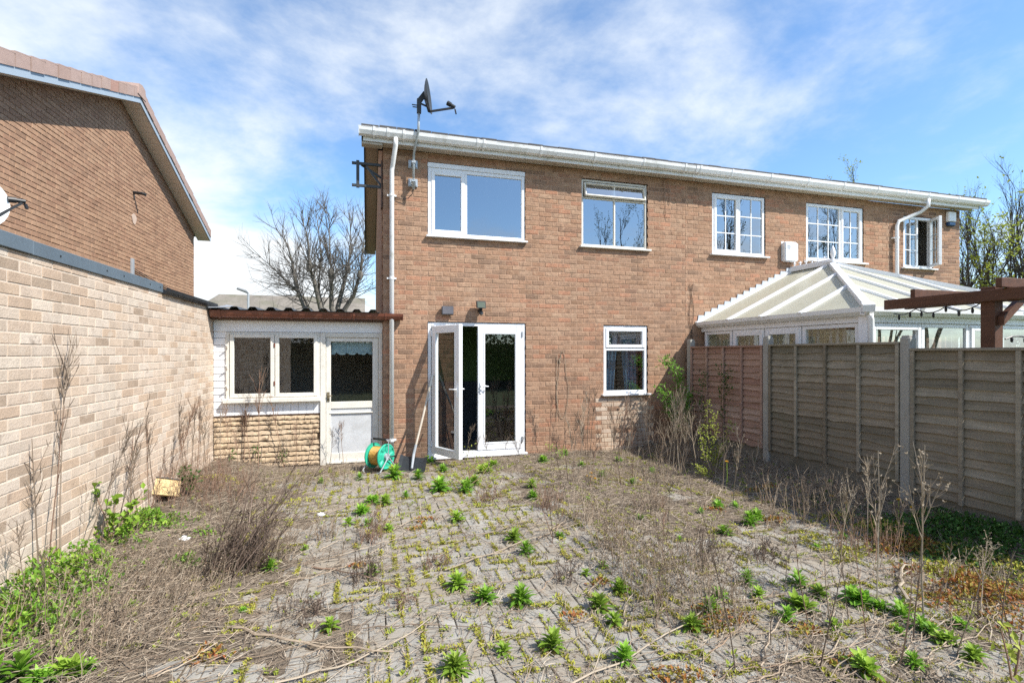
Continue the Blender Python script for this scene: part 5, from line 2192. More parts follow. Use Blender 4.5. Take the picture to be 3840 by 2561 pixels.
def weed_mesh(seed, n, L, Wd, stem=0., heads=1):
    rg = random.Random(seed)
    b = MB()
    for h in range(heads):
        ox, oy = (rg.uniform(-.05, .05), rg.uniform(-.05, .05)) if heads > 1 else (0, 0)
        hs = stem * rg.uniform(.6, 1.1)
        for k in range(n):
            t = k / n
            z = .004 + hs * t
            e0 = R(8 + 78 * t ** .8 + rg.uniform(-10, 10))
            l_ = L * (1 - .28 * t) * rg.uniform(.75, 1.15)
            long_leaf(b, (ox, oy, z), k * 2.399 + rg.uniform(-.25, .25), l_, Wd * rg.uniform(.8, 1.2) * (1 - .2 * t), e0, e0 - R(rg.uniform(30, 75)), rg, 0, min(1, max(.25, .30 + .62 * t + rg.uniform(-.15, .15))))
    for k in range(rg.randint(2, 6)):                      # withered leaves at the foot
        long_leaf(b, (0, 0, .004), rg.uniform(0, 6.28), L * rg.uniform(.5, .9), Wd * .7, R(rg.uniform(-4, 12)), R(rg.uniform(-20, 5)), rg, 0, rg.uniform(0, .12))
    return b.mesh('weed', m_weed if seed % 3 else m_weed_b, True)


WEEDS = [weed_mesh(200 + i, *a) for i, a in enumerate(((46, .125, .032, .07), (54, .12, .028, .08), (40, .13, .038, .06), (52, .115, .027, .10), (20, .125, .038, .04), (26, .10, .026, .06, 3), (20, .12, .052, .05, 3), (38, .12, .034, .06), (44, .11, .024, .09), (24, .11, .030, .06, 2), (16, .12, .044, .05, 3)))]
weeds_at = [  # place in the photo (width 2351), spread in photo pixels, mesh, label
    (620, 1310, 26, 3, 'single upright green weed on bare paving right of the dark leaning dead shrub'),
    (1050, 1350, 34, 1, 'left one of three round green weeds in a row at the centre of the paving'),
    (1112, 1380, 34, 0, 'middle one of three round green weeds in a row at the centre of the paving'),
    (1198, 1388, 36, 3, 'right one of three round green weeds in a row at the centre of the paving'),
    (1180, 1242, 26, 2, 'upper one of two green weeds touching in the middle of the patio'),
    (1208, 1272, 28, 1, 'lower one of two green weeds touching in the middle of the patio'),
    (1050, 1197, 22, 2, 'small round green weed alone between the patio door and the centre row'),
    (1268, 1492, 38, 2, 'broad green weed at the front, centre right'),
    (1432, 1520, 38, 3, 'broad dark green weed at the front with a pale stick across it'),
    (1045, 1545, 42, 1, 'tall pointed green weed close to the lower picture edge, centre'),
    (1155, 1500, 26, 4, 'small open green weed beside the tall pointed one at the front'),
    (758, 1445, 26, 4, 'flat star-shaped green weed on bare blocks at the left front'),
    (1980, 1540, 46, 6, 'big rounded clump of green weed at the lower right'),
    (20, 1555, 70, 6, 'large bright green leafy plant at the lower left picture corner'),
    (905, 1098, 26, 3, 'green weed growing just in front of the hose reel'),
    (960, 1100, 20, 1, 'green weed growing at the foot of the shovel blade')]
shared = {
    'bright green leafy weed on the paving right of centre': [(1378, 1398, 36, 0), (1410, 1432, 26, 4), (1425, 1360, 30, 2), (1590, 1445, 30, 1), (1628, 1412, 34, 3), (1650, 1375, 26, 0), (1345, 1318, 14, 4), (1385, 1300, 13, 4)],
    'green weed in the belt of weeds at the right front': [(1715, 1340, 30, 1), (1742, 1372, 22, 0), (1808, 1425, 30, 3), (1845, 1400, 40, 6), (1840, 1345, 34, 6), (1880, 1370, 28, 2), (1915, 1445, 26, 4), (1965, 1385, 40, 6), (2010, 1400, 30, 5),
                                                                (2080, 1420, 44, 6), (2130, 1450, 36, 6), (2165, 1475, 34, 6), (2100, 1530, 28, 1), (2235, 1515, 32, 2), (2060, 1455, 22, 5), (2200, 1440, 24, 6)],
    'small green weed before the fence on the right of the patio': [(1725, 1205, 28, 1), (1738, 1190, 24, 6), (1665, 1228, 20, 0), (1650, 1165, 18, 6), (1612, 1178, 14, 5), (1690, 1165, 16, 5), (1880, 1260, 14, 5), (1905, 1110, 12, 5), (1940, 1235, 16, 5)],
    'small green weed on the left half of the patio': [(838, 1178, 30, 5), (855, 1155, 20, 6), (885, 1158, 20, 1), (800, 1205, 20, 4), (893, 1218, 18, 4), (855, 1318, 20, 0), (932, 1143, 16, 1), (845, 1205, 18, 5), (560, 1400, 14, 5), (430, 1292, 26, 6), (735, 1108, 12, 5), (700, 1262, 12, 4)],
    'green weed growing below the patio door': [(1010, 1128, 26, 2), (1012, 1082, 20, 5), (1065, 1128, 30, 6), (1090, 1112, 24, 5), (1220, 1120, 20, 1), (1225, 1142, 22, 5), (1285, 1235, 16, 5), (830, 1100, 18, 5), (985, 1062, 16, 5), (1245, 1060, 18, 6), (1130, 1070, 18, 6), (1110, 1085, 22, 6)],
    'green weed by the garage wall at the lower left': [(150, 1550, 46, 6), (185, 1545, 36, 5), (110, 1560, 40, 5), (300, 1395, 18, 4)],
    'small sprouting weed in the dead grass before the house wall': [(1330, 1070, 14, 5), (1380, 1095, 16, 5), (1450, 1110, 14, 5), (1300, 1045, 14, 6), (1420, 1060, 12, 5), (1500, 1085, 14, 5), (1350, 1150, 12, 4), (1470, 1190, 12, 5), (1560, 1240, 14, 5)]}
rw = random.Random(61)


def put_weed(du, dv, px_, mi, label, group):
    p = DG(du, dv)
    p.z = gz(p.x, p.y) - .002
    dist = project(p)[2]
    sc_ = (1.2 if mi < 5 else .95) * px_ * K / FOC * dist / .125
    mi = rw.choice({0: (0, 7), 1: (1, 8), 2: (2, 7), 3: (3, 8), 4: (4,), 5: (5, 9), 6: (6, 10, 9)}[mi])
    o = inst('weed', WEEDS[mi], None, p, (rw.uniform(-.12, .12), rw.uniform(-.12, .12), rw.uniform(0, 6.28)), sc_ * rw.uniform(.92, 1.08))
    return tag(o, label, 'weed', group)


for a in weeds_at:
    put_weed(a[0], a[1], a[2], a[3], a[4], None)
ORD = ['leftmost', 'second', 'third', 'fourth', 'fifth', 'sixth', 'seventh', 'eighth', 'ninth', 'tenth', 'eleventh', 'twelfth', 'thirteenth', 'fourteenth', 'fifteenth', 'sixteenth', 'seventeenth', 'eighteenth', 'nineteenth', 'twentieth']
for lab, L in shared.items():
    for i, a in enumerate(sorted(L)):
        put_weed(*a, lab + (', leftmost of them' if i == 0 else ', %s from the left' % ORD[i]), lab.replace('weed', 'weeds', 1))


# dead upright stalks
def stalk_mesh(seed, h, kind):
    rg = random.Random(seed)
    b = MB()
    m_ = {'plain': 0, 'cand': 0, 'fan': 0}
    lean = Vector((rg.uniform(-.14, .14), rg.uniform(-.14, .14), 1))
    pts, rad = limb(b, (0, 0, -.03), lean, h, .0050 if kind != 'cand' else .0056, rg, 7, .045, .02, 4, .35)
    if kind == 'plain':
        for _ in range(rg.randint(2, 6)):
            i = rg.randrange(3, 7)
            limb(b, pts[i], side_dir(lean, rg.uniform(.3, .7), rg, .2), h * rg.uniform(.06, .16), .0032, rg, 3, .1, .1, 3)
    elif kind == 'fan':
        for _ in range(rg.randint(12, 18)):
            t = rg.uniform(.50, .98) * 7
            i = min(int(t), 6)
            p = pts[i].lerp(pts[i + 1], t - i)
            q, qr = limb(b, p, side_dir(lean, rg.uniform(.35, .7), rg, .25), h * rg.uniform(.12, .24), .0029, rg, 4, .08, .10, 3)
            for _ in range(rg.randint(1, 3)):
                limb(b, q[rg.randrange(1, 4)], side_dir(q[-1] - q[0], rg.uniform(.3, .7), rg, .2), h * rg.uniform(.04, .09), .0024, rg, 2, .1, .1, 3)
    else:
        for _ in range(rg.randint(6, 9)):
            t = rg.uniform(.42, .85) * 7
            i = min(int(t), 6)
            p = pts[i].lerp(pts[i + 1], t - i)
            q, qr = limb(b, p, side_dir(lean, rg.uniform(.35, .6), rg, .15), h * rg.uniform(.18, .36), .0032, rg, 5, .07, .12, 4)
            for _ in range(rg.randint(3, 6)):
                j = rg.randrange(2, 5)
                w, wr = limb(b, q[j], side_dir(q[-1] - q[0], rg.uniform(.3, .8), rg, .1), h * rg.uniform(.05, .11), .0022, rg, 3, .14, .1, 3)
                for _ in range(3):
                    b.leaf(w[-1], side_dir(Vector((0, 0, 1)), rg.uniform(.2, 1.5), rg), (1, 0, .3), .018, .010, 0, rg.random())
    return b


m_stalk = mat('brown_stalk', (.2, .15, .11), .9, .12, 9, 60, 0, [(.10, .075, .058), (.15, .115, .088), (.21, .165, .125), (.28, .225, .17)], .1)
m_dry_dark = mat('dark_dead_stem', (.10, .07, .055), .9, .15, 9, 60, 0, [(.06, .045, .035), (.10, .07, .055), (.15, .11, .085), (.20, .15, .12)], .1)
mats_ = {'dry': m_dry, 'red': m_dry_red, 'pale': m_dry_pale}
STALKS = {}
for kind in ('plain', 'fan', 'cand'):
    for mk in mats_:
        STALKS[kind, mk] = [stalk_mesh(300 + i * 7 + len(kind) * 3, 1.0, kind).mesh('dead_stalk', m_stalk if mk == 'dry' else mats_[mk]) for i in range(6)]


def put_stalk(du, dv, h, kind, mk, label, group=None, tilt=.05):
    p = DG(du, dv)
    p.z = gz(p.x, p.y)
    o = inst('dead_stalk', rw.choice(STALKS[kind, mk]), None, p, (rw.uniform(-tilt, tilt), rw.uniform(-tilt, tilt), rw.uniform(0, 6.28)), (h ** .55 * rw.uniform(.9, 1.2), h ** .55 * rw.uniform(.9, 1.2), h))
    return tag(o, label, 'dead plant', group)


for (du, dv, h, lab) in ((2120, 1418, 1.12, 'tallest pale candelabra-topped dead stalk, in front of the right fence panel'),
                         (2014, 1395, 1.06, 'tall pale branching dead stalk standing before the post of the right fence panel'),
                         (1930, 1290, .70, 'leaning pale dead stalk before the middle fence panel'),
                         (1682, 1165, .85, 'pale dead stalk before the reddish fence panel'),
                         (1722, 1110, .55, 'short pale dead stalk at the foot of the fence post beside the red panel')):
    put_stalk(du, dv, h, 'cand', 'pale', lab)
def nth(i):
    return 'leftmost of them' if i == 0 else ORD[i] + ' from the left'


for i_, (du, dv, h) in enumerate(sorted(((560, 1062, .95), (592, 1075, 1.42), (578, 1068, .8), (612, 1055, .95), (640, 1066, .85), (664, 1058, .98), (690, 1056, .7), (532, 1066, .85), (508, 1076, .75), (720, 1052, .6), (548, 1090, .6), (760, 1056, .55), (790, 1060, .6)))):
    put_stalk(du, dv, h, 'fan', rw.choice(('red', 'dry')), 'slender dead weed stalk standing before the lean-to, ' + nth(i_), 'dead stalks before the lean-to')
for i_, (du, dv, h) in enumerate(sorted(((22, 1330, 1.55), (45, 1345, 1.2), (15, 1360, 1.0), (70, 1300, 1.0), (100, 1290, .6), (160, 1262, .6), (128, 1230, .7), (185, 1240, 1.0), (70, 1400, .5), (110, 1455, .45)))):
    put_stalk(du, dv, h, rw.choice(('fan', 'fan', 'plain')), rw.choice(('red', 'dry', 'dry')), 'dead weed stalk against the near end of the garage wall, ' + nth(i_), 'dead stalks along the near garage wall', .14)
for i_, (du, dv, h) in enumerate(sorted(((205, 1215, .9), (240, 1180, .95), (262, 1195, .8), (300, 1150, .9), (330, 1140, .8), (375, 1110, .9), (345, 1175, .6), (420, 1092, 1.0), (450, 1085, .9), (395, 1140, .7), (437, 1110, .6), (475, 1078, .8), (225, 1170, 1.05), (270, 1150, 1.0), (355, 1120, 1.0), (405, 1100, 1.05), (290, 1240, .55)))):
    put_stalk(du, dv, h, rw.choice(('fan', 'fan', 'plain')), rw.choice(('red', 'dry', 'dry')), 'dead weed stalk against the far end of the garage wall, ' + nth(i_), 'dead stalks along the far garage wall', .14)
for i_, (du, dv, h) in enumerate(sorted(((1065, 1052, .5), (1085, 1060, .42), (1150, 1066, .45), (1180, 1056, .42), (1125, 1090, .5), (1210, 1095, .55), (1040, 1060, .4), (1230, 1060, .5), (1165, 1110, .4)))):
    put_stalk(du, dv, h, 'fan', 'dry', 'dead weed stalk in front of the patio door, ' + nth(i_), 'dead stalks before the patio door', .2)
for _ in range(52):
    du, dv = rw.uniform(1255, 1570), rw.uniform(1030, 1125)
    put_stalk(du, dv, rw.uniform(.45, 1.1), rw.choice(('plain', 'fan', 'fan')), rw.choice(('dry', 'dry', 'red', 'pale')), 'thin dead stalk in the thicket before the downstairs window', 'dead stalk thicket before the downstairs window', .12)
for _ in range(34):
    du, dv = rw.uniform(1250, 1640), rw.uniform(1125, 1330)
    put_stalk(du, dv, rw.uniform(.2, .6), rw.choice(('plain', 'fan', 'plain')), rw.choice(('dry', 'dry', 'red')), 'thin dead stalk on the brown soil right of the patio centre', 'dead stalks right of the patio centre', .2)
for i_, (du, dv, h) in enumerate(sorted(((1905, 1440, .62), (1948, 1420, .55), (1856, 1440, .6), (1690, 1545, .95), (2062, 1530, .6), (2096, 1470, .6), (2196, 1500, .55), (2330, 1520, .6), (1622, 1410, .55), (1800, 1350, .55), (1540, 1440, .35), (1990, 1470, .65), (2245, 1420, .5), (1880, 1540, .7), (1770, 1480, .35), (2150, 1400, .5), (2300, 1450, .5)))):
    put_stalk(du, dv, h, 'plain', rw.choice(('dry', 'red', 'dry')), 'bare upright dead stalk in the right foreground, ' + ('leftmost of them' if i_ == 0 else ORD[i_] + ' from the left'), 'dead stalks in the right foreground', .12)
for i_, (du, dv, h) in enumerate(sorted(((1960, 1255, .6), (1905, 1230, .55), (2060, 1270, .5), (2250, 1400, .45), (1850, 1190, .45), (1990, 1240, .7), (1660, 1120, .7), (1605, 1090, .9), (1585, 1075, .8), (1640, 1100, .6), (1560, 1085, .9), (1535, 1080, .8)))):
    put_stalk(du, dv, h, rw.choice(('cand', 'fan')), rw.choice(('dry', 'pale')), 'dry branching stalk in the shade of the fence, ' + nth(i_), 'dead stalks in the fence shade', .2)


# long stems lying about
def lying(du, dv, ang, L, r, mk, label, group=None, lift=.03, twigs=3, into=None):
    p = DG(du, dv)
    b = MB()
    d = Vector((math.cos(ang), math.sin(ang), 0))
    n = 10
    bend = rw.uniform(-.12, .12)
    pts = []
    for k in range(n + 1):
        t = k / n - .5
        q = p + d * (L * t) + Vector((-d.y, d.x, 0)) * (bend * L * (t * t * 4 - .5) + rw.uniform(-.016, .016))
        q.z = gz(q.x, q.y) + r + lift * (.3 + .7 * (k / n)) * rw.uniform(.6, 1.3)
        pts.append(q)
    b = b if into is None else into
    b.tube(pts, [r * (1.1 - .6 * k / n) for k in range(n + 1)], 5 if into is None else 4, cap=True, r=rw.random())
    for _ in range(twigs):
        i = rw.randrange(3, n)
        dd = (d + Vector((rw.uniform(-.7, .7), rw.uniform(-.7, .7), rw.uniform(.0, .35)))).normalized()
        limb(b, pts[i], dd, L * rw.uniform(.08, .22), r * .5, rw, 4, .1, -.02, 4)
    if into is not None:
        return None
    return tag(b.obj('fallen_stem', mats_[mk], None, origin=p), label, 'dead stem', group)


lying(1420, 1520, R(20), 2.0, .0065, 'pale', 'longest pale fallen stem lying across the right front of the paving', twigs=4)
lying(1190, 1255, R(24), 1.5, .006, 'pale', 'long pale fallen stem beside the two touching weeds', twigs=5)
lying(700, 1480, R(-32), 1.1, .008, 'dry', 'dark fallen stem on the bare blocks at the left front', twigs=3)
lying(840, 1500, R(25), .9, .006, 'pale', 'pale fallen stem lying across the bare blocks at the left front', twigs=2)
lying(820, 1330, R(-45), .9, .006, 'red', 'red-brown fallen stem left of the centre row of weeds', twigs=3)
lying(2080, 1340, R(35), .75, .011, 'pale', 'thick pale broken stick by the orange stonecrop', lift=.05, twigs=1)
lying(2180, 1300, R(28), .55, .008, 'pale', 'forked pale stick lying above the orange stonecrop', lift=.06, twigs=2)
straw = MB()
for (a0, a1, b0, b1, n) in ((560, 1000, 1080, 1330, 36), (1000, 1450, 1080, 1330, 40), (1300, 2000, 1330, 1560, 55), (1750, 2330, 1200, 1560, 60), (120, 520, 1200, 1540, 45), (500, 1300, 1330, 1560, 16)):
    for _ in range(n):
        lying(rw.uniform(a0, a1), rw.uniform(b0, b1), rw.uniform(-.4, 1.2) + (math.pi / 2 if rw.random() < .2 else 0), rw.uniform(.2, .95), rw.uniform(.002, .0045), 'dry', None, None, .035, 3, straw)
tag(straw.obj('fallen_straw', m_dry), kind='stuff')


# dead bushes
def brush(du, dv, rx, ry, h, n, mk, label, lean=(0, 0), rad=.0022, twig=4, fuzz=0, kind=None):
    p = DG(du, dv)
    b = MB()
    rg = random.Random(int(du * 7 + dv))
    for _ in range(n):
        a, q = rg.uniform(0, 6.283), math.sqrt(rg.random())
        x, y = p.x + rx * q * math.cos(a), p.y + ry * q * math.sin(a)
        d = Vector((lean[0] + rg.uniform(-.35, .35), lean[1] + rg.uniform(-.35, .35), 1))
        pts, rd_ = limb(b, (x, y, gz(x, y) - .01), d, h * rg.uniform(.45, 1.1), rad * rg.uniform(.6, 1.4), rg, 5, .10, .0, 3, .3)
        for _ in range(twig):
            i = rg.randrange(1, 6)
            w, _r = limb(b, pts[i], side_dir(d, rg.uniform(.3, 1.0), rg, .05), h * rg.uniform(.08, .28), rad * .6, rg, 3, .15, .0, 3)
            for _ in range(fuzz):
                b.leaf(w[rg.randrange(1, 4)] + Vector((rg.uniform(-.01, .01), rg.uniform(-.01, .01), rg.uniform(-.01, .01))), side_dir(Vector((0, 0, 1)), rg.uniform(.2, 1.8), rg), (1, .2, .3), .016, .008, 0, rg.random())
    o = b.obj('dead_bush', m_dry_dark if mk == 'dark' else mats_[mk], None, origin=Vector((p.x, p.y, 0)))
    return tag(o, label, 'dead bush')


brush(515, 1318, .16, .20, .85, 26, 'dark', 'dark leaning dead shrub of bundled stems on the left of the patio', (.62, .1), .0052, 6, 1)
brush(535, 1312, .24, .2, .50, 60, 'dark', 'lower dark tangle at the foot of the leaning dead shrub', (.25, -.05), .0034, 6, 2)
brush(585, 1290, .28, .2, .40, 60, 'dry', 'greyish dead tangle beside the dark leaning shrub', (.5, .1), .003, 5, 1)
brush(1560, 1365, .38, .55, .42, 210, 'dry', 'dense brown dead bush with fine seed heads, right of centre', (0, 0), .0018, 4, 3)
brush(1490, 1300, .4, .5, .30, 130, 'dry', 'thin brown dead bush behind the dense one', (0, 0), .0018, 4, 2)
brush(1440, 1110, .8, .35, .28, 170, 'dry', 'low dead growth before the downstairs window', (0, 0), .0018, 4, 1)
brush(700, 1110, .75, .45, .26, 190, 'dry', 'low dead growth before the lean-to door', (.1, 0), .002, 4, 1)
brush(470, 1140, .5, .6, .42, 210, 'red', 'brown dead bush in the corner between garage and lean-to', (.0, 0), .0022, 5, 2)
brush(380, 1330, .45, .5, .24, 190, 'dry', 'flattened dead growth below the garage wall', (.5, .1), .0024, 5, 1)
brush(290, 1440, .4, .4, .22, 160, 'dry', 'flattened dead growth at the lower left', (.5, .2), .0024, 4, 1)
brush(1560, 1060, .4, .3, .75, 80, 'dry', 'thicket of dead stems in the corner by the fence', (0, -.1), .0028, 4, 1)
brush(1850, 1180, .8, .35, .40, 120, 'dry', 'dark dead growth at the foot of the middle fence panel', (-.1, -.1), .0024, 4, 1)
brush(2090, 1335, .3, .25, .14, 45, 'dry', 'bleached tangle of dead stems beside the stonecrop', (.2, .2), .0028, 4, 0)
brush(2240, 1335, .28, .22, .18, 40, 'pale', 'pale tangle of dead stems close to the right fence panel', (.2, -.1), .0028, 4, 0)
brush(1990, 1265, .3, .25, .30, 60, 'red', 'dead tangle under the candelabra stalks', (.1, 0), .0026, 4, 1)
brush(120, 1470, .3, .35, .30, 60, 'dry', 'grey dead stalk tangle at the far lower left', (.1, 0), .003, 4, 1)

for i_, (du, dv, r_, h_, n_) in enumerate(sorted(((745, 1235, .12, .22, 26), (850, 1245, .10, .30, 28), (845, 1330, .12, .20, 26), (690, 1410, .15, .14, 24), (1000, 1300, .10, .12, 18), (1265, 1170, .14, .26, 30), (1345, 1200, .16, .34, 34), (1395, 1250, .16, .40, 36),
                                                  (1300, 1330, .10, .16, 20), (1490, 1170, .18, .34, 36), (1620, 1290, .2, .30, 36), (1120, 1150, .16, .18, 28), (930, 1390, .1, .1, 16), (1760, 1290, .16, .2, 26)))):
    brush(du, dv, r_, r_, h_, n_, rw.choice(('dark', 'dry', 'red')), 'small tuft of dead brown stems on the patio, ' + nth(i_), (rw.uniform(-.3, .3), rw.uniform(-.2, .2)), .0028, 6, 2)

# leafy things
def leafy_bush(du, dv, label, stems, mt, leafL, leafW, n_leaf, name='shrub', cat='shrub', base_z=None, stem_r=.006, smat=None, spread=.05, at=None):
    """stems: lists of (dx, dy, dz) points in metres from the foot"""
    p = DG(du, dv) if at is None else Vector((at[0], at[1], 0))
    p.z = gz(p.x, p.y)
    t = thing(name, p, label, cat)
    rg = random.Random(int(du * 3 + dv))
    st, lf = MB(), MB()
    for S in stems:
        pts = [p + Vector(q) for q in S]
        st.tube(pts, [stem_r * (1 - .7 * k / len(pts)) for k in range(len(pts))], 5, r=rg.random())
        for _ in range(n_leaf):
            tt = rg.uniform(.12, 1.) ** .8 * (len(pts) - 1)
            i = min(int(tt), len(pts) - 2)
            q = pts[i].lerp(pts[i + 1], tt - i) + Vector((rg.uniform(-spread, spread), rg.uniform(-spread, spread), rg.uniform(-spread, spread)))
            lf.leaf(q, side_dir(Vector((0, -.3, 1)), rg.uniform(.4, 1.7), rg), (rg.uniform(-.6, .6), rg.uniform(-.8, .2), 1), leafL * rg.uniform(.6, 1.25), leafW * rg.uniform(.7, 1.2), 0, rg.random())
    st.obj('stems', smat or m_dry_red, t)
    tag(lf.obj('leaves', mt, t), kind='stuff')
    return t


# climbing evergreen in the corner, yellow-green sapling before it
leafy_bush(1565, 1050, 'leafy green climber arching up in the corner between house and fence',
           [[(0, 0, 0), (.03, 0, .5), (-.02, 0, .95), (-.10, -.03, 1.25), (-.22, -.05, 1.42), (-.30, -.05, 1.40)], [(0, 0, 0), (.08, 0, .6), (.06, 0, 1.0), (-.03, 0, 1.28)], [(-.02, 0, .1), (-.1, -.05, .5), (-.26, -.05, .78), (-.40, -.05, .95)],
            [(.05, 0, .0), (.15, -.03, .5), (.20, -.03, .9)], [(0, 0, .3), (-.12, 0, .55), (-.2, -.02, .74)], [(.02, 0, 0), (.05, -.05, .45), (.02, -.05, .8)]], plant_mat('climber_leaf', [(.09, .20, .025), (.15, .30, .04), (.23, .40, .065)]), .07, .030, 180, 'climbing_shrub', at=(5.05, 7.40), spread=.085)
leafy_bush(1720, 1050, 'sprig of dark green leaves hanging over the reddish fence panel',
           [[(0, 0, 0), (.0, .02, .6), (-.02, .03, 1.05), (-.05, -.02, 1.36)], [(0, .02, .6), (-.04, -.1, 1.0), (-.05, -.2, 1.3)], [(-.03, .5, 0), (-.03, .5, .6), (-.04, .45, 1.0), (-.03, .40, 1.2)]], m_leaf_dark, .06, .026, 75, 'climbing_shrub', at=(5.33, 6.62), spread=.06)
leafy_bush(1632, 1095, 'upright sapling with tiny yellow-green leaves before the fence corner',
           [[(0, 0, 0), (.0, 0, .3), (-.06, 0, .65), (-.05, 0, 1.0)], [(0, 0, .05), (.12, 0, .25), (.25, .02, .5), (.36, .03, .70)], [(0, 0, .1), (-.12, 0, .35), (-.18, 0, .65)], [(0, 0, .2), (.06, 0, .5), (.05, 0, .85)],
            [(0, 0, .02), (-.15, -.05, .08), (-.27, -.08, .18)], [(0, 0, .15), (.15, .0, .3), (.2, .02, .42)]], m_leaf_yel, .034, .022, 110, 'sapling', 'sapling', smat=m_dry)
leafy_bush(255, 1250, 'young sapling with broad bright leaves before the garage wall',
           [[(0, 0, 0), (-.03, 0, .2), (-.12, .02, .42), (-.2, .03, .62)], [(0, 0, .05), (.1, 0, .22), (.2, .05, .4)], [(0, 0, .05), (.02, 0, .2), (.03, 0, .36)], [(0, 0, 0), (-.12, 0, .12), (-.25, 0, .18)], [(0, 0, .02), (.12, -.05, .1), (.18, -.05, .2)]],
           m_leaf, .06, .052, 26, 'sapling', 'sapling', spread=.03)
leafy_bush(1075, 1120, 'low plant with small light green leaves straggling before the patio door',
           [[(0, 0, 0), (.02, 0, .15), (-.03, 0, .32), (.02, 0, .5)], [(0, 0, .02), (.15, 0, .12), (.28, .05, .25)], [(0, 0, 0), (-.15, 0, .1), (-.28, .03, .16)], [(0, 0, .1), (.1, 0, .28), (.2, 0, .33)], [(.2, -.1, 0), (.28, -.1, .12), (.38, -.1, .2)]],
           m_leaf_yel, .03, .018, 60, 'seedling_shrub', 'shrub', spread=.07)
leafy_bush(420, 1140, 'leafy green plant beside the yellow board', [[(0, 0, 0), (0, .02, .2), (.02, .03, .3)], [(.05, 0, 0), (.1, 0, .15), (.1, 0, .22)]], m_leaf_dark, .05, .03, 60, 'leafy_plant', 'plant', spread=.05)
leafy_bush(590, 1062, 'green seedlings at the foot of the stone panel', [[(-.3, 0, 0), (-.28, 0, .2)], [(0, 0, 0), (.02, 0, .25)], [(.35, 0, 0), (.38, 0, .2)], [(.55, .1, 0), (.62, .1, .25), (.7, .1, .3)]], m_leaf_dark, .05, .018, 26, 'leafy_plant', 'plant', spread=.05)
leafy_bush(1285, 1055, 'light green straggling plant at the wall right of the patio door', [[(0, 0, 0), (-.08, .05, .15), (-.16, .06, .22)], [(0, 0, 0), (.06, 0, .14)]], m_leaf, .035, .018, 40, 'leafy_plant', 'plant', spread=.06)
leafy_bush(2330, 1600, 'out-of-focus light leaves at the lower right corner', [[(0, 0, 0), (-.05, 0, .2), (-.1, 0, .35)], [(0, 0, .1), (.05, 0, .3)]], m_leaf_yel, .05, .03, 14, 'leafy_plant', 'plant', spread=.05)


def patch(name, spots, mt, L, Wd, up=1.0):
    b = MB()
    rg = random.Random(len(spots) * 13 + int(L * 1000))
    for (du, dv, rx, ry, h, n) in spots:
        c = DG(du, dv)
        for _ in range(n):
            a, q = rg.uniform(0, 6.283), rg.random() ** .6
            k = 1 + .35 * math.sin(3 * a + du)
            x, y = c.x + rx * q * k * math.cos(a), c.y + ry * q * k * math.sin(a)
            if x < GX + .02 or x > FX - .03:
                continue
            z = gz(x, y) + h * (1 - q * q) * rg.random() ** .5
            b.leaf((x, y, z), side_dir(Vector((0, 0, 1)), rg.uniform(.3, 1.5), rg), (rg.uniform(-.5, .5), rg.uniform(-.5, .5), 1), L * rg.uniform(.5, 1.3), Wd * rg.uniform(.6, 1.3), 0, rg.random())
    return tag(b.obj(name, mt), kind='stuff')


patch('leafy_ground_cover', [(55, 1400, .26, .28, .24, 330), (115, 1345, .22, .24, .24, 300), (185, 1305, .2, .2, .20, 170), (335, 1210, .24, .22, .17, 420), (285, 1255, .2, .18, .15, 150), (95, 1455, .22, .22, .15, 190), (25, 1450, .25, .25, .2, 240),
                              (430, 1300, .15, .12, .10, 80), (180, 1395, .15, .15, .12, 90), (240, 1350, .14, .14, .12, 70), (395, 1200, .18, .15, .10, 90), (475, 1230, .2, .12, .06, 60)], m_weed, .040, .021)
patch('leafy_ground_cover', [(70, 1385, .3, .3, .2, 260), (140, 1340, .3, .25, .2, 240), (330, 1212, .26, .22, .15, 220), (220, 1310, .25, .2, .15, 150), (60, 1460, .25, .25, .16, 160)], m_leaf, .04, .02)
patch('shade_ground_cover', [(2300, 1240, .6, .3, .10, 900), (2180, 1215, .5, .25, .10, 700), (2230, 1225, .8, .3, .10, 900), (2130, 1195, .6, .25, .08, 500), (2320, 1270, .6, .3, .10, 600), (2060, 1215, .4, .2, .06, 220), (2200, 1290, .3, .2, .08, 240), (1990, 1190, .3, .2, .05, 120), (1880, 1150, .3, .2, .05, 90)], m_leaf_dark, .035, .024)
patch('stonecrop', [(2065, 1262, .26, .18, .09, 520), (2110, 1258, .24, .16, .08, 430), (2230, 1355, .32, .2, .09, 620), (2300, 1375, .28, .2, .09, 480), (2090, 1310, .18, .12, .03, 160), (1655, 1420, .2, .15, .04, 260), (1620, 1440, .12, .1, .03, 120), (2020, 1245, .2, .1, .04, 160),
                    (1850, 1450, .1, .08, .02, 90), (2150, 1380, .2, .12, .03, 200), (2200, 1320, .2, .12, .04, 200), (1640, 1170, .15, .1, .02, 90), (1780, 1195, .16, .1, .03, 160), (1745, 1125, .3, .1, .02, 160), (975, 1195, .12, .08, .02, 90), (955, 1215, .08, .06, .02, 60),
                    (1320, 1420, .08, .06, .02, 50), (820, 1300, .08, .06, .02, 50), (480, 1505, .1, .08, .02, 90), (1380, 1340, .1, .06, .02, 60), (2330, 1430, .2, .2, .04, 200), (1560, 1560, .15, .1, .03, 140), (1960, 1530, .1, .1, .02, 60)], m_sedum, .030, .020)
